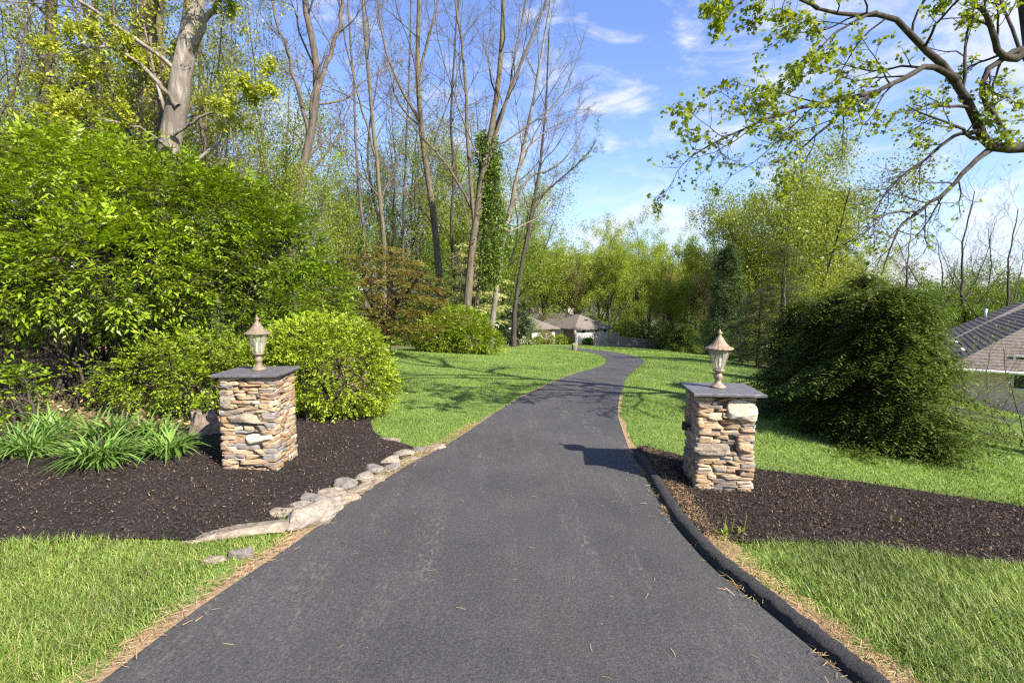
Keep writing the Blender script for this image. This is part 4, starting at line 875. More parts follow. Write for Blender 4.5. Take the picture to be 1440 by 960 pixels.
hemlock('low dark evergreen at the left of the dull bushes, shading the lawn', gxy(1043, 27), 2.2, 2.6, 409, 50, 'needle', .12, 22, 10, .45, .3, None, 'yew_shrub', 'evergreen shrub', .45)
hemlock('small dark evergreen against the wood at the far right end of the lawn', gxy(965, 46), 2.6, 3.4, 410, 50, 'needle', .2, 16, 9, .6, .3, None, 'yew_shrub', 'evergreen shrub', .5)
# twiggy shrub at the right edge
rng = RNG(420); c = gxy(1452, 8.6); root = thing('twiggy_shrub', 'thin twiggy shrub with few yellow-green leaves in front of the neighbouring house', 'shrub', c); st = []
for pts in ([(1440, 668), (1385, 625), (1366, 585), (1345, 545)], [(1440, 655), (1400, 600), (1385, 540), (1392, 490)], [(1440, 620), (1405, 580), (1370, 560), (1335, 560)], [(1440, 690), (1400, 655), (1372, 640), (1340, 610)], [(1450, 640), (1420, 540), (1410, 480)], [(1445, 650), (1390, 610), (1350, 600), (1320, 590)]):
    q = pathpx(pts, 8.5, 8.5+rng.uniform(-.7, .7)); st.append(stem(rng, np.concatenate([[c], q]), .012, .004, 12, .012))
lv = grow(rng, st, [dict(n=14, t0=.25, t1=1, ratio=.38, ang=.8, wig=.17, up=.06, K=6, rr=.5), dict(n=8, t0=.15, t1=1, ratio=.55, ang=.7, wig=.15, up=.04, K=5, rr=.6, rmin=.0018)])
plant_tree(root, rng, lv, 'twig', 'twig', 1, 'leaf_spring_green', 2, .036, sides=(6, 4, 3))

# the overhanging tree on the right: trunk outside the frame, limbs reach over the drive
rng = RNG(430)
def limb(pts, d0, d1, r0, r1): return stem(rng, pathpx(pts, d0, d1), r0, r1, 16, .01)
b = gxy(1570, 7.6)
trunk = stem(rng, np.concatenate([[b-A(0, 0, .1)], pathpx([(1520, 430), (1490, 300), (1470, 200), (1456, 60), (1436, -80), (1430, -260), (1450, -480), (1430, -760)], 7.6)]), .2, .05, 20, .0)
st = [trunk,
      limb([(1472, 208), (1400, 208), (1385, 205), (1375, 170), (1345, 110), (1312, 80), (1270, 35), (1232, 18), (1190, 22), (1150, 12)], 7.6, 6.6, .078, .018),
      limb([(1345, 112), (1310, 90), (1275, 108), (1235, 130), (1190, 150), (1150, 190), (1118, 212)], 7.15, 6.6, .042, .009),
      limb([(1395, 208), (1365, 235), (1325, 275), (1290, 300), (1262, 322), (1243, 372)], 7.5, 6.6, .038, .008),
      limb([(1457, 60), (1420, 90), (1395, 60), (1390, 20), (1370, 5), (1340, -10)], 7.6, 7, .06, .015),
      limb([(1457, 62), (1410, 80), (1380, 105), (1385, 150), (1410, 180)], 7.6, 7.2, .045, .03),
      limb([(1375, 185), (1340, 190), (1310, 215), (1270, 245), (1225, 300)], 7.28, 6.9, .028, .006),
      limb([(1235, 130), (1180, 140), (1130, 150), (1085, 165), (1045, 180), (1000, 205), (968, 222)], 6.9, 6.2, .032, .007),
      limb([(1232, 18), (1200, 30), (1170, 50), (1140, 80), (1115, 105)], 6.8, 6.3, .02, .005),
      limb([(1150, 12), (1110, -10), (1075, -20), (1040, 0), (1020, 30)], 6.6, 6, .02, .004),
      limb([(1290, 300), (1250, 295), (1215, 330), (1180, 345)], 6.9, 6.5, .015, .004),
      limb([(1430, -120), (1330, -190), (1230, -230), (1130, -240)], 7.6, 6, .09, .02),
      limb([(1435, -60), (1300, -110), (1180, -160), (1080, -150), (1020, -80)], 7.6, 5.6, .07, .012),
      limb([(1430, -300), (1380, -420), (1300, -560), (1250, -700)], 7.6, 6.8, .1, .03), limb([(1435, -330), (1500, -450), (1600, -560)], 7.6, 8.4, .1, .03), limb([(1440, -200), (1560, -300), (1680, -340)], 7.6, 8, .09, .02),
      limb([(1440, -400), (1400, -520), (1480, -700)], 7.6, 9.5, .09, .03)]
root = thing('tulip_tree', 'dark limbed tree at the right edge whose leafy branches hang against the sky', 'tree', b)
tw = MB(); lf = []
P1, R1 = map(np.concatenate, zip(*[kids(rng, p, r, (3, 10, 12, 12, 6, 5, 12, 12, 7, 7, 8, 8, 8, 8, 8, 8, 8, 8)[i], .25, 1, .4, .75, .16, -.0, 9, .45, rmax=.03, rmin=.006) for i, (p, r) in enumerate(st)]))
P2, R2 = kids(rng, P1, R1, 7, .2, 1, .5, .7, .17, .0, 6, .55, rmin=.0035); P3, R3 = kids(rng, P2, R2, 4, .2, 1, .5, .7, .18, -.02, 5, .6, rmin=.0025)
t = MB()
for p, r in st[1:]: t.add(*tubes(p, r, 9))
t.add(*tubes(trunk[0], trunk[1], 14)); t.build('trunk', M['bark_dark'], root)
tw.add(*tubes(P1, R1, 5), m=0).add(*tubes(P2, R2, 4), m=0).add(*tubes(P3, R3, 3), m=0)
pos, d = along(rng, P3, 6, .3)
v_ = pos-CAM; zz = v_@_f; ppx = CX+FPX*v_[:, 0]/zz; ppy = CY-FPX*(v_@_u)/zz
# the low inner twigs of this tree are still bare
k = (vnoise(pos, 77, 1.3, 2)+rng.random(len(pos))*.9 > -.3)&~((pos[:, 0] > 3.7)&(pos[:, 2] < 4.0)&(rng.random(len(pos)) < .93))
lp = pos[k]; nn = nrm(rng.normal(size=lp.shape)*.7+A(0, 0, .8)); dd = rng.normal(size=lp.shape)+A(-.2, 0, -.5); dd -= nn*(dd*nn).sum(1, keepdims=True)
tw.add(*leafset(lp+rng.normal(size=lp.shape)*.02, dd, nn,   .05*rng.uniform(.5, 1.3, len(lp)), LOBED), m=1)
tw.build('crown', [M['twig_dark'], M['leaf_maple']], root)

# ------------------------------------------------------------------ woods built from a few kinds, each tree a thing of its own
def proto_tree(name, cat, group, h, r, seed, nst, spec, wood, twig, leaf=None, leafn=1, leafsize=.15, crown0=.3, spread=.25, split=2, up=.5, tpl=DIAMOND, jit=.08):
    rng = RNG(seed); root = thing(name, 'x', cat, (0, 0, 0), group); st = [stem(rng, [A(0, 0, -.3), A(.035*h*rng.normal(), .035*h*rng.normal(), h*.3), A(.06*h*rng.normal(), .06*h*rng.normal(), h*.65), A(.09*h*rng.normal(), .09*h*rng.normal(), h)], r, r*.18, 18, .035)]
    for q in range(nst):
        t = rng.uniform(crown0, .6); a = q*2.4+rng.random(); b = st[0][0][0][int(t*17)]; L = h*(1-t)*rng.uniform(.7, .95); st.append(stem(rng, [b, b+A(math.cos(a)*L*spread, math.sin(a)*L*spread, L*.4), b+A(math.cos(a)*L*spread*1.6, math.sin(a)*L*spread*1.6, L)], r*.45, r*.08, 14, .03))
    lv = grow(rng, st, spec); plant_tree(root, rng, lv, wood, twig, split, leaf, leafn, leafsize, up=up, tpl=tpl, jit=jit, sides=(8, 5, 4, 3, 3)); return root
S_FULL = [dict(n=13, t0=.16, t1=1, ratio=.4, ang=.9, wig=.12, up=.06, K=8, rr=.45, rmax=.1), dict(n=6, t0=.2, t1=1, ratio=.5, ang=.75, wig=.14, up=.04, K=6, rr=.5), dict(n=4, t0=.2, t1=1, ratio=.5, ang=.7, wig=.15, up=.02, K=4, rr=.55)]
S_SPARSE = [dict(n=10, t0=.25, t1=1, ratio=.36, ang=.75, wig=.12, up=.07, K=8, rr=.45, rmax=.07), dict(n=6, t0=.2, t1=1, ratio=.5, ang=.65, wig=.14, up=.05, K=6, rr=.5), dict(n=5, t0=.15, t1=1, ratio=.5, ang=.65, wig=.15, up=.03, K=4, rr=.55, rmin=.004)]
protos = {}
def proto(key, *a, **k): protos[key] = (a, k, [])
proto('bare1', 'woodland_tree', 'tree', 'thin bare trees in the left wood', 17, .11, 501, 1, SPEC_BARE[:3], 'bark', 'twig', 'leaf_spring_green', 1, .07, spread=.16)
proto('bare2', 'woodland_tree', 'tree', 'thin bare trees in the left wood', 19, .15, 502, 2, SPEC_BARE[:3], 'bark_olive', 'twig', None, spread=.2)
proto('sp1', 'woodland_tree', 'tree', 'budding trees in the left wood', 13, .12, 503, 2, S_SPARSE, 'bark', 'twig', 'leaf_wood', 10, .1, .15, .3, jit=.2)
proto('sp2', 'woodland_tree', 'tree', 'budding trees in the left wood', 10, .1, 504, 3, S_SPARSE, 'bark_dark', 'twig', 'leaf_spring_green', 10, .09, .12, .4, jit=.2)
proto('dark', 'woodland_tree', 'tree', 'fresh green trees behind the bare trees', 12, .16, 505, 4, S_FULL, 'bark_dark', 'twig', 'leaf_wood_deep', 9, .17, .12, .4, jit=.25)
proto('full1', 'woodland_tree', 'tree', 'spring green trees in the wood behind the house', 19, .28, 506, 4, S_FULL, 'bark_olive', 'twig', 'leaf_far', 24, .22, .06, .34, jit=.35)
proto('full2', 'woodland_tree', 'tree', 'spring green trees in the wood behind the house', 17, .25, 507, 5, S_FULL, 'bark_dark', 'twig', 'leaf_spring_green', 20, .22, .05, .42, jit=.35)
proto('full3', 'woodland_tree', 'tree', 'spring green trees in the wood behind the house', 15, .2, 508, 3, S_SPARSE, 'bark', 'twig', 'leaf_olive', 20, .2, .05, .38, jit=.35)
proto('wide', 'woodland_tree', 'tree', None, 17, .34, 509, 6, S_FULL, 'bark_dark', 'twig_dark', 'leaf_crown', 38, .2, .14, .62, jit=.55)
proto('hedge', 'woodland_tree', 'tree', 'bright green trees behind the neighbouring roof', 9, .13, 511, 4, S_FULL, 'bark_dark', 'twig', 'leaf_wood_deep', 14, .17, .08, .5, jit=.25)
proto('snag', 'bare_tree', 'bare tree', 'bare trees on the skyline over the neighbouring roof', 12, .12, 510, 2, SPEC_BARE[:3], 'bark_dark', 'twig_dark', None, spread=.4)
first = {}
def put(key, px, d, scale=1., rot=None, label=None):
    a, k, lst = protos[key]
    if key not in first: first[key] = proto_tree(*a, **k); o = first[key]; new = True
    else: new = False
    loc = gxy(px, d); rot = (px*.37+d*1.7) % 6.28 if rot is None else rot
    if new: o.location = loc; o.rotation_euler = (0, 0, rot); o.scale = (scale,)*3
    else: o = dup(first[key], loc, rot, scale)
    if label: o['label'] = label
    lst.append(o); return o
for px, d, s, k in ((560, 34, 1.0, 'bare1'), (-40, 17, .9, 'bare1'), (20, 21, 1, 'bare2'), (105, 19, .95, 'bare1'), (170, 24, 1.05, 'bare2'), (300, 19, .9, 'bare1'), (375, 28, 1.05, 'bare1'), (600, 43, 1.2, 'bare1'),
                     (250, 27, 1.1, 'bare1'), (60, 28, 1.1, 'bare1')): put(k, px, d, s)
for px, d, s, k in ((60, 16.5, .95, 'sp2'), (235, 18, 1.0, 'sp2'), (280, 22, 1.1, 'sp1'), (90, 22, 1.1, 'sp2'), (-20, 20, 1.1, 'sp1'), (365, 20, .8, 'sp2'), (410, 30, 1.1, 'sp1'), (-60, 13, .9, 'sp1'), (10, 15.5, .9, 'sp2'), (110, 15, .85, 'sp1'), (175, 19, 1.0, 'sp2'), (290, 15.5, .9, 'sp1'), (335, 18, .95, 'sp2'), (395, 23, .9, 'sp2'), (20, 26, 1.2, 'sp1'), (130, 30, 1.3, 'sp2'), (230, 32, 1.3, 'sp1'), (330, 34, 1.3, 'sp1'), (430, 36, 1.2, 'sp2'), (490, 33, .95, 'sp2'), (545, 46, 1.2, 'sp1'), (620, 50, 1.3, 'sp1'), (640, 62, 1.2, 'sp1'), (690, 66, 1.2, 'sp2'), (605, 44, 1.8, 'sp2'), (652, 47, 1.7, 'sp2'), (705, 50, 1.75, 'sp2'), (680, 70, 1.8, 'sp1'), (575, 41, 1.7, 'sp2'), (540, 38, 1.5, 'sp1'), (632, 56, 2.0, 'sp2'), (670, 60, 1.9, 'sp1'), (680, 55, 1.2, 'sp2'), (440, 27, .75, 'sp2'), (505, 34, .8, 'sp1'), (360, 14.5, .62, 'sp2')): put(k, px, d, s)
for px, d, s in ((640, 62, 1.1), (690, 76, 1.0), (790, 98, 1.1), (880, 92, .8), (915, 98, 1.0), (590, 70, 1.3), (672, 64, .8), (470, 42, 1.0), (560, 38, .75), (600, 48, 1.0), (650, 45, .9), (700, 50, 1.0), (668, 58, .9), (520, 55, 1.2), (400, 48, 1.2), (300, 45, 1.2), (150, 42, 1.1), (20, 38, 1.0)): put('dark', px, d, s)
FAR = []
_r = RNG(91)
for row, (d, a, b, st) in enumerate(((118, 640, 1180, 30), (103, 650, 1200, 32), (90, 690, 1230, 40))):
    for q, px in enumerate(np.arange(a, b, st)): FAR.append((float(px+_r.uniform(-9, 9)), d+_r.uniform(-5, 5), _r.uniform(.85, 1.12)*(1.0 if px < 1000 else .9), ('full1', 'full2', 'full1', 'full3', 'full2')[int((q*3+row*2+_r.integers(0, 2)) % 5)]))
FAR += [(1040, 76, .8, 'full3'), (1075, 66, .8, 'full2'), (1165, 74, .8, 'full3'), (1235, 78, .55, 'full1'), (950, 68, .6, 'full2'), (985, 62, .62, 'full3'), (1150, 58, .5, 'full2'), (1270, 70, .45, 'full3'), (1010, 70, .9, 'full1')]
for px, d, s, k in FAR: put(k, px, d, s)
put('wide', 1117, 55, 1.22, 1.0, 'broad tall spring green tree rising above the wood behind the right lantern')
for px, d, s in ((1268, 42, 1.2), (1350, 46, 1.5), (1412, 40, 1.3), (1310, 52, 1.2), (1385, 55, 1.3)): put('snag', px, d, s)
for px, d, s in ((1235, 50, .95), (1275, 46, .9), (1305, 49, 1.0), (1335, 45, .92), (1362, 50, 1.02), (1390, 46, .95), (1415, 51, 1.05), (1445, 46, 1.0), (1330, 60, 1.1), (1400, 64, 1.2), (1265, 62, 1.1), (1470, 58, 1.15)): put('hedge', px, d, s)
for o in list(protos['wide'][2]):
    if 'group' in o: del o['group']
for x_, y_, key, sc_, lab in ((15.5, 2.6, 'bare2', .95, 'tall bare tree in the neighbouring yard, beyond the right edge of the photo'), (18.5, 9.5, 'sp1', 1.35, 'budding tree in the neighbouring yard, beyond the right edge of the photo')):
    o = dup(first[key], ground(x_, y_), 1.3*x_, sc_, lab); o['group'] = 'trees in the neighbouring yard'
ordlabels(protos['bare1'][2], 'thin grey trunked bare tree in the left wood, {} such from the left')
ordlabels(protos['bare2'][2], 'tall olive trunked bare tree in the left wood, {} such from the left')
ordlabels(protos['sp1'][2], 'budding tree with olive-green leaves, left wood, {} such from the left')
ordlabels(protos['sp2'][2], 'low branched budding tree with yellow-green leaves, {} such from the left')
ordlabels(protos['dark'][2], 'fresh green leafy tree deep in the left wood, {} such from left')
ordlabels(protos['full1'][2], 'mid green tree in the wood behind the house, {} such from left')
ordlabels(protos['full2'][2], 'yellow-green tree in the wood behind the house, {} such from left')
ordlabels(protos['full3'][2], 'tan-olive budding tree in the wood behind the house, {} such from left')
ordlabels(protos['hedge'][2], 'bright green tree behind the neighbouring roof, {} such from the left')
ordlabels(protos['snag'][2], 'bare dark tree on the skyline behind the neighbouring roof, {} from the left')
# undergrowth of the wood edge: low shrubs, one kind copied
brush = []
b0 = None
for px, d, s in ((380, 14.5, .8), (440, 15, .62), (468, 22, .8), (455, 25, 1.0), (420, 20, 1.1), (390, 26, 1.8), (575, 30, 1.2), (600, 33, 1.4), (640, 38, 1.5), (690, 42, 1.4), (550, 33, 1.7), (480, 30, 2.0), (740, 62, 1.6), (15, 13, 1.2), (330, 22, 2), (80, 18, 2), (200, 20, 2)):
    c = gxy(px, d)
    if b0 is None:
        o = b0 = shrub('brush_shrub', 'x', 'shrub', (0, 0, 0), [((-.5, 0, .8), (.8, .7, .8)), ((.4, .1, .9), (.8, .7, .85)), ((0, 0, 1.6), (.7, .7, .6))], 900, .085, 'leaf_wood_deep', 601, .34, 8, stems=12, thin=-.7, group='undergrowth shrubs at the wood edge'); o.location = c; o.scale = (s,)*3
    else: o = dup(b0, c, px*.7, s)
    brush.append(o)
ordlabels(brush, 'green undergrowth shrub at the edge of the left wood, {} from the left')
understory = []
for px, d, s in ((1300, 40, 1.7), (1345, 43, 1.8), (1390, 41, 1.7), (1425, 44, 2.0), (1240, 46, 1.6), (1465, 40, 2)):
    o = dup(b0, gxy(px, d), px, s*1.25); o['group'] = 'bright shrubs behind the neighbouring roof'; understory.append(o)
ordlabels(understory, 'bright green tall shrub behind the neighbouring roof, {} from the left')
far_brush = []
for px, d, s in ((862, 84, 1.5), (880, 80, 1.3), (905, 78, 1.4), (930, 74, 1.3), (955, 70, 1.5), (985, 56, 1.3), (1005, 50, 1.2), (835, 90, 1.6), (895, 96, 2.2), (940, 90, 2.0), (870, 97, 2.4), (700, 80, 2.2), (740, 92, 2.4), (780, 98, 2.6), (820, 96, 2.4), (655, 66, 2.0), (610, 55, 2.0), (1030, 62, 1.8), (1070, 52, 1.6), (975, 76, 2.2), (1120, 48, 1.8), (1165, 44, 1.6)):
    o = dup(b0, gxy(px, d), px, s*1.3); o['group'] = 'shrubs at the far end of the lawn'; far_brush.append(o)
ordlabels(far_brush, 'green shrub at the far wood edge beyond the fence, {} from the left')

# ------------------------------------------------------------------ the house at the end of the drive
def uv(o, ax, ay): return lambda u, v, z: np.stack(np.broadcast_arrays(o[0]+ax[0]*u+ay[0]*v, o[1]+ax[1]*u+ay[1]*v, z), -1).astype(float)
def hip_block(fr, u0, u1, v0, v1, ze, zg, root, wallm, pitch, over=.7, courses=0, wall=True):
    du, dv = u1-u0+2*over, v1-v0+2*over; a0, a1, b0, b1 = u0-over, u1+over, v0-over, v1+over; r = min(du, dv)/2; zr = ze+r*pitch
    if du >= dv: A0, A1 = (a0+r, (b0+b1)/2), (a1-r, (b0+b1)/2)
    else: A0, A1 = ((a0+a1)/2, b0+r), ((a0+a1)/2, b1-r)
    c = [(a0, b0), (a1, b0), (a1, b1), (a0, b1)]; mb = MB()
    def face(p):
        p = [fr(u, v, z) for u, v, z in p]; mb.add(np.array(p), np.array([list(range(len(p)))]))
    R0, R1 = (*A0, zr), (*A1, zr); E = [(*q, ze) for q in c]; E2 = [(*q, ze-.14) for q in c]
    if du >= dv: sl = [(E[0], E[1], R1, R0), (E[1], E[2], R1), (E[2], E[3], R0, R1), (E[3], E[0], R0)]
    else: sl = [(E[0], E[1], R0), (E[1], E[2], R1, R0), (E[2], E[3], R1), (E[3], E[0], R0, R1)]
    for s in sl: face(s)
    for i in range(4): face((E2[i], E2[(i+1) % 4], E[(i+1) % 4], E[i]))
    face(E2[::-1])
    if courses:
        # thick butt edges of the shingle courses, following each slope
        for s in sl:
            p = np.array([fr(*q) for q in s]); e0, e1 = p[0], p[1]; tl = p[-1]; tr = p[2]
            nn = nrm(np.cross(e1-e0, tl-e0)); nn = nn*np.sign(nn[2])
            for q in range(1, courses):
                t = q/courses; a = e0+(tl-e0)*t; b = e1+(tr-e1)*t; tt = t+.72/courses; a2 = e0+(tl-e0)*min(tt, 1); b2 = e1+(tr-e1)*min(tt, 1)
                h = .013; mb.add(np.array([a+nn*.004, b+nn*.004, b+nn*h, a+nn*h, b2+nn*.006, a2+nn*.006]), np.array([[0, 1, 2, 3], [3, 2, 4, 5]]))
    rf = mb.build('roof', M['roof'], root, smooth=False)
    if wall:
        w = MB(); zz = [zg-.6, ze-.02]
        P = [fr(u, v, z) for z in zz for u, v in ((u0, v0), (u1, v0), (u1, v1), (u0, v1))]; w.add(np.array(P), np.array([(0, 1, 5, 4), (1, 2, 6, 5), (2, 3, 7, 6), (3, 0, 4, 7)])); w.build('wall', wallm, root, smooth=False)
    return zr, rf
def pane_on(fr, root, name, u, v, z, w, h, axis_u, mat, t=.06, frame=True):
    def pr(du0, du1, z0, z1, t0, t1):
        b = MB(); k = [(du0, t0), (du1, t0), (du1, t1), (du0, t1)]
        P = [fr(u+(a if axis_u else b_), v+(b_ if axis_u else a), zz) for zz in (z0, z1) for a, b_ in k]
        return np.array(P), np.array([(0, 3, 2, 1), (4, 5, 6, 7), (0, 1, 5, 4), (1, 2, 6, 5), (2, 3, 7, 6), (3, 0, 4, 7)])
    fm = MB(); f_ = .07
    for a in ((-w/2-f_, -w/2, z-h/2-f_, z+h/2+f_), (w/2, w/2+f_, z-h/2-f_, z+h/2+f_), (-w/2, w/2, z-h/2-f_, z-h/2), (-w/2, w/2, z+h/2, z+h/2+f_)): fm.add(*pr(*a, -t, t))
    o = fm.build(name, M['trim'], root, smooth=False); MB().add(*pr(-w/2, w/2, z-h/2, z+h/2, -t*.5, t*.5)).build('pane', mat, o, smooth=False) if False else None
    p = MB().add(*pr(-w/2, w/2, z-h/2, z+h/2, -t*.5, t*.5)); V = p.V[0]-np.array(root.location); p.V[0] = V
    q = p.build('pane', mat, None, smooth=False); q.parent = o; return o
c0 = at(808, 463, 75.); zE = c0[2]; zG = float(T(c0[0], c0[1]))
root = thing('bungalow', 'low tan house with hipped brown roof and two chimneys at the end of the drive', 'house', (c0[0], c0[1], zG))
e1 = nrm(A(.87, .5)); e2 = A(-e1[1], e1[0]); o_ = c0[:2]+(e1+e2)*.6; fr = uv(o_, e1, e2)
zr, rf = hip_block(fr, 0, 6.2, 0, 19, zE, zG, root, M['wall_white'], .55, .6)
zr2, rf2 = hip_block(fr, -8.6, -1.6, 3.0, 11, zE+.02, zG, root, M['wall_white'], .5, .6)
# recessed brown wall on the shaded side, and the openings
b = MB(); P = [fr(u, v, z) for z in (zG-.5, zE-.03) for u, v in ((-.03, .05), (-.03, 2.95))]; b.add(np.array(P), np.array([[0, 1, 3, 2]])); b.build('siding', M['wall_brown'], root, smooth=False)
for u in (1.5, 3.9, 5.6): pane_on(fr, root, 'window', u, 0, zE-.45, .55, .4, True, M['glass_dark'])
pane_on(fr, root, 'window', -6.4, 3.0, zE-1.1, 1.3, 1.1, True, M['glass_dark']); pane_on(fr, root, 'door', -2.6, 3.0, zG+1.0, .9, 2.0, True, M['wall_brown'])
def chim(px0, px1, py0, d, mat, depth):
    a = at(px0, py0, d); b_ = at(px1, py0, d); z1 = a[2]; w = b_[0]-a[0]; m = MB(); zb = zE+.4
    m.add(*box(((a[0]+b_[0])/2, d, (z1-.12+zb)/2), (w, depth, z1-.12-zb), .5)); m.add(*box(((a[0]+b_[0])/2, d, z1-.06), (w+.14, depth+.14, .12), .5)); o = m.build('chimney', M['chimney_stone'], root, smooth=False)
    f2 = MB().add(*lathe(((a[0]+b_[0])/2, d, z1), [(.0, 0), (.12, 0), (.12, .3), (0, .3)], 10)); f2.V[0] = f2.V[0]-np.array(root.location); q = f2.build('flue', M['slate'], None); q.parent = o
chim(739.5, 762, 432.5, 88, M['wall_white'], .9); chim(796, 805, 433.5, 84, M['wall_white'], .9)
v, f = box((0, 0, 0), (.5, .5, .08)); p = fr(3.2, 1.5, zE+1.25); MB().add(v+p, f).build('skylight', M['glass_dark'], root, smooth=False)
# bushes along the house
for i, (px, py, w, h, mat, lab) in enumerate(((767, 485, 1.15, 1.7, 'leaf_olive', 'clipped olive-tan bush in front of the left wing of the far house'), (785, 488, 1.35, 1.15, 'leaf_low', 'round yellow-green bush before the recessed brown wall'), (757, 486, .8, .9, 'leaf_spring', 'small yellow bush next to the thin tan-green shrub'), (827, 485, .8, .8, 'leaf_wood_deep', 'small green bush at the pale house wall near the fence'), (799, 487, .8, .55, 'leaf_wood_deep', 'low green bush at the house corner'), (838, 487, .9, .5, 'leaf_low', 'low spreading bush at the foot of the fence panel'), (861, 466, 1.4, 1.6, 'leaf_olive', 'tan feathery shrub showing above the fence'))):
    c = gxy(px, 72.5 if px < 790 else 74.0 if px < 835 else 79) if py > 480 else gxy(px, 88)
    shrub('foundation_shrub', lab, 'shrub', c, [((-.2*w, 0, h*.5), (w*.7, w*.7, h*.5)), ((.25*w, .1, h*.55), (w*.7, w*.7, h*.5))], 520, .16, mat, 700+i, .3, 7, tpl=OVAL, stems=4, inner=.7, thin=-1.5, twig=False, group='bushes along the far house')
# fence right of the house
def fence(label, pts, h, slat, gap, lattice=False):
    p0 = pts[0]; root = thing('wooden_fence', label, 'fence', p0, 'wooden fence right of the far house'); mb = MB()
    for a, b_ in zip(pts[:-1], pts[1:]):
        L = np.linalg.norm((b_-a)[:2]); n = int(L/(slat+gap)); d = (b_-a)/L; rot = math.atan2(d[1], d[0])
        for i in range(n):
            c = a+d*(slat+gap)*(i+.5); zg = float(T(c[0], c[1])); mb.add(*box((c[0], c[1], zg+h/2), (slat, .03, h*(1+.015*math.sin(i*7.))), rot))
        for z in ((.25, .55, .85) if not lattice else (.15, .35, .55, .75, .92)):
            c = (a+b_)/2; mb.add(*box((c[0]+.035*d[1], c[1]-.035*d[0], float(T(c[0], c[1]))+h*z), (L, .04, .08), rot))
    mb.build('slat_panel', M['fence'], root, smooth=False)
    for p in pts: zg = float(T(p[0], p[1])); MB().add(*box((p[0]-.0, p[1]-.06, zg+h/2), (.14, .14, h+.15), 0)).build('post', M['fence'], root, smooth=False)
fp = [gp(836, 485.5), gp(848, 486), gp(869, 487)]
fence('grey lattice fence panels joining the far house', [ground(*p[:2]) for p in fp], 1.9, .06, .05, True)
q0 = gp(870, 487); fence('lower weathered board fence beyond the lattice panels', [ground(q0[0], q0[1]), ground(q0[0]+2.6, q0[1]+1.6), ground(q0[0]+4.6, q0[1]+2.4), ground(q0[0]+6.2, q0[1]+2.2)], 1.35, .12, .03)
# low stone post with a light on the far lawn
p = gp(808, 493); root = thing('lawn_post', 'short stone post with small light on the lawn crest before the far house', 'post', p)
v, f = rock(RNG(3), p+A(0, 0, .32), (.45, .45, .7), .3, .06, CS_STONE); MB().add(v, f).build('stone_base', M['rock_tan'], root, smooth=False)
MB().add(*lathe(p+A(0, 0, .68), [(0, 0), (.05, 0), (.05, .35), (.14, .38), (.12, .62), (.03, .72), (0, .74)], 10)).build('lamp_head', M['bronze_left'], root)

# ------------------------------------------------------------------ neighbouring house on the right
B = at(1334, 515, 20.2); zE = B[2]; e1 = A(.62, .785); e2 = A(.785, -.62); zG = float(T(B[0]+2, B[1]+1))
root = thing('neighbour_house', 'neighbouring pale house with brown hipped shingle roof at the right edge', 'house', (B[0], B[1], zG))
over = .6; o_ = B[:2]+(e1+e2)*over; fr = uv(o_, e1, e2)
hip_block(fr, 0, 13, 0, 6.2, zE, zG, root, M['wall_tan'], .66, over, 22)
Ap = at(1318, 487, 28.2); o2 = Ap[:2]+(e1+e2)*over; fr2 = uv(o2, e1, e2); zE2 = Ap[2]
hip_block(fr2, 0, 9, 0, 15, zE2, zG, root, M['wall_tan'], .64, over, 24)
b = MB()
for f_, u0, v0, L, d, ze in ((fr, -over, -over, 13, 'u', zE), (fr, -over, -over, 7, 'v', zE), (fr2, -over, -over, 9, 'u', zE2), (fr2, -over, -over, 2, 'v', zE2)):
    P = np.array([f_(u0+(L if d == 'u' else 0)*t, v0+(L if d == 'v' else 0)*t, ze-.09) for t in (0, 1)])
    off = -(e2 if d == 'u' else e1)*.06; P[:, :2] += off; b.add(*tubes(P[None], np.full((1, 2), .065), 8))
b.build('gutter', M['trim'], root)
P = np.array([fr2(-.0, 1.2, zE2+.5), fr2(-.0, 1.2, zE2+.5)]); pp = at(1386, 440, 30.5); MB().add(*lathe(pp-A(0, 0, .5), [(0, 0), (.07, 0), (.07, .75), (.05, .75), (0, .7)], 12)).build('vent_pipe', M['metal'], root)
pane_on(fr, root, 'window', 0, 1.75, zG+1.6, .8, 1.2, False, M['glass_dark']); pane_on(fr, root, 'window', 3, 0, zG+1.5, 1.1, 1.2, True, M['glass_dark']); pane_on(fr, root, 'window', 8, 0, zG+1.5, 1.1, 1.2, True, M['glass_dark'])

# ------------------------------------------------------------------ sky, sun, camera
SUN_EL, SUN_AZ = math.radians(38), math.atan2(.74, -.67)
w = bpy.data.worlds.new('World'); bpy.context.scene.world = w; w.use_nodes = True; nt = w.node_tree; nt.nodes.clear()
sky = nd(nt, 'ShaderNodeTexSky', sky_type='NISHITA'); sky.sun_disc = False; sky.sun_elevation = SUN_EL; sky.sun_rotation = SUN_AZ; sky.air_density = 1.0; sky.dust_density = .6; sky.ozone_density = 2.0
tc = nd(nt, 'ShaderNodeTexCoord'); vec = tc.outputs['Generated']
def vmath(op, a, b=None):
    n = nd(nt, 'ShaderNodeVectorMath', operation=op)
    for i, v in enumerate((a, b)):
        if v is None: continue
        if hasattr(v, 'is_output'): nt.links.new(v, n.inputs[i])
        else: n.inputs[i].default_value = v
    return n
def blob(px, py, r, stretch=2.2):
    d = nrm(ray(px, py)); dv = vmath('SUBTRACT', vec, tuple(d)).outputs[0]; dv = vmath('MULTIPLY', dv, (1, 1, stretch)).outputs[0]
    ln = vmath('LENGTH', dv).outputs['Value']; return math_(nt, 'SUBTRACT', 1.0, math_(nt, 'DIVIDE', ln, r), True)
acc = None
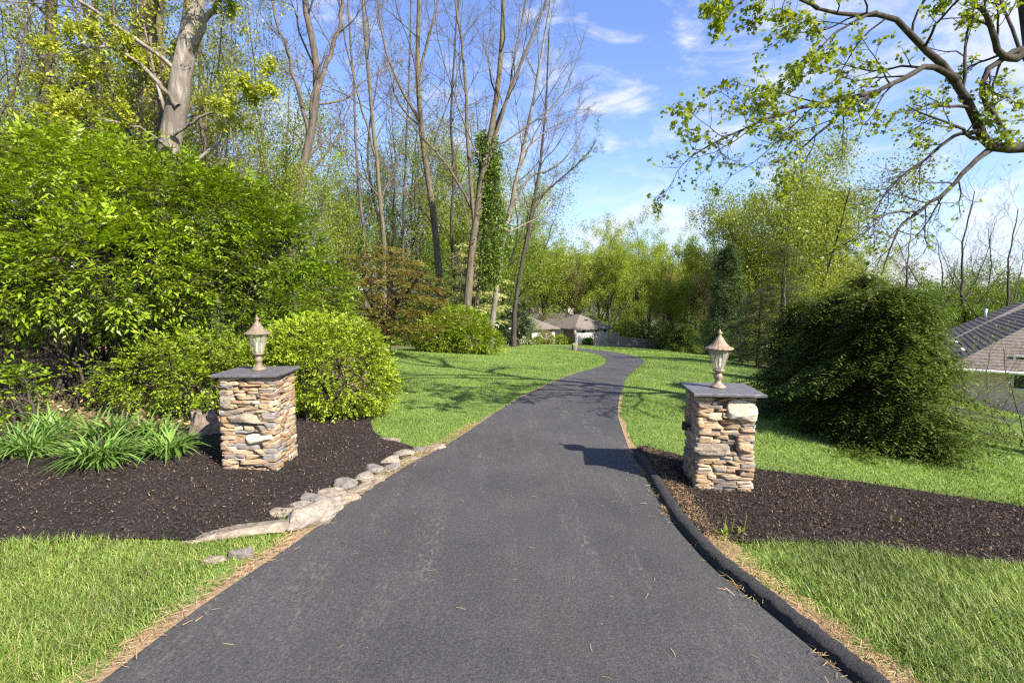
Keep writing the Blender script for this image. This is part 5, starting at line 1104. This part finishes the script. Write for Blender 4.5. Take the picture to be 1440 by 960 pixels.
for px, py, r, s in ((880, 150, .10, 3.5), (975, 140, .09, 1.8), (1090, 115, .17, 2.2), (1190, 85, .15, 1.4), (1340, 60, .34, 1.3), (1400, 120, .3, 1.3), (930, 312, .30, 4.5), (840, 318, .2, 4), (1340, 365, .34, 3.2), (1430, 330, .3, 3), (1420, 290, .06, 2.5), (1210, 350, .2, 4), (700, 300, .3, 4), (965, 60, .04, 2.5)):
    b_ = blob(px, py, r, s); acc = b_ if acc is None else math_(nt, 'MAXIMUM', acc, b_)
nz = noise(nt, 7, 9, .62, vmath('MULTIPLY', vec, (1, 1, 2.2)).outputs[0], .5)
cl = math_(nt, 'ADD', math_(nt, 'MULTIPLY', math_(nt, 'MAXIMUM', acc, -1.2), .5), math_(nt, 'MULTIPLY', nz, 2.3))
mask = ramp(nt, [(.62, (0, 0, 0)), (.7, (.3, .3, .3)), (.84, (1, 1, 1))], math_(nt, 'MULTIPLY', cl, .5))
ccol = ramp(nt, [(.35, (3.0, 3.3, 3.9)), (.65, (4.1, 4.15, 4.3))], nz)
tint = mixc(nt, 1.0, sky.outputs[0], (.88, .9, 1.16), 'MULTIPLY')
col = mixc(nt, math_(nt, 'MULTIPLY', mask, .75), tint, ccol)
bg = nd(nt, 'ShaderNodeBackground'); nt.links.new(col, bg.inputs[0]); bg.inputs[1].default_value = .09
ow = nd(nt, 'ShaderNodeOutputWorld'); nt.links.new(bg.outputs[0], ow.inputs[0])
L = bpy.data.lights.new('sun', 'SUN'); L.energy = 4.6; L.angle = math.radians(.55); L.color = (1, .94, .84); so = bpy.data.objects.new('sun', L); C.objects.link(so)
sd = Vector((.74*math.cos(SUN_EL), -.67*math.cos(SUN_EL), math.sin(SUN_EL))).normalized(); so.rotation_euler = sd.to_track_quat('Z', 'Y').to_euler(); so.location = (20, -18, 25)
cam = bpy.data.cameras.new('camera'); cam.sensor_width = 36; cam.lens = 18.0; cam.clip_end = 6000; cam.clip_start = .05
co = bpy.data.objects.new('camera', cam); C.objects.link(co); co.location = (0, 0, 2.0); co.rotation_euler = (math.radians(90)-PITCH, 0, 0)
sc = bpy.context.scene; sc.camera = co
sc.view_settings.view_transform = 'Standard'; sc.view_settings.look = 'None'; sc.view_settings.exposure = 1.55; sc.view_settings.gamma = 1
sc.render.engine = 'CYCLES'; cy = sc.cycles; cy.max_bounces = 6; cy.diffuse_bounces = 3; cy.glossy_bounces = 2; cy.transmission_bounces = 4; cy.transparent_max_bounces = 12
cy.use_denoising = False; cy.filter_width = 1.3; cy.caustics_reflective = False; cy.caustics_refractive = False
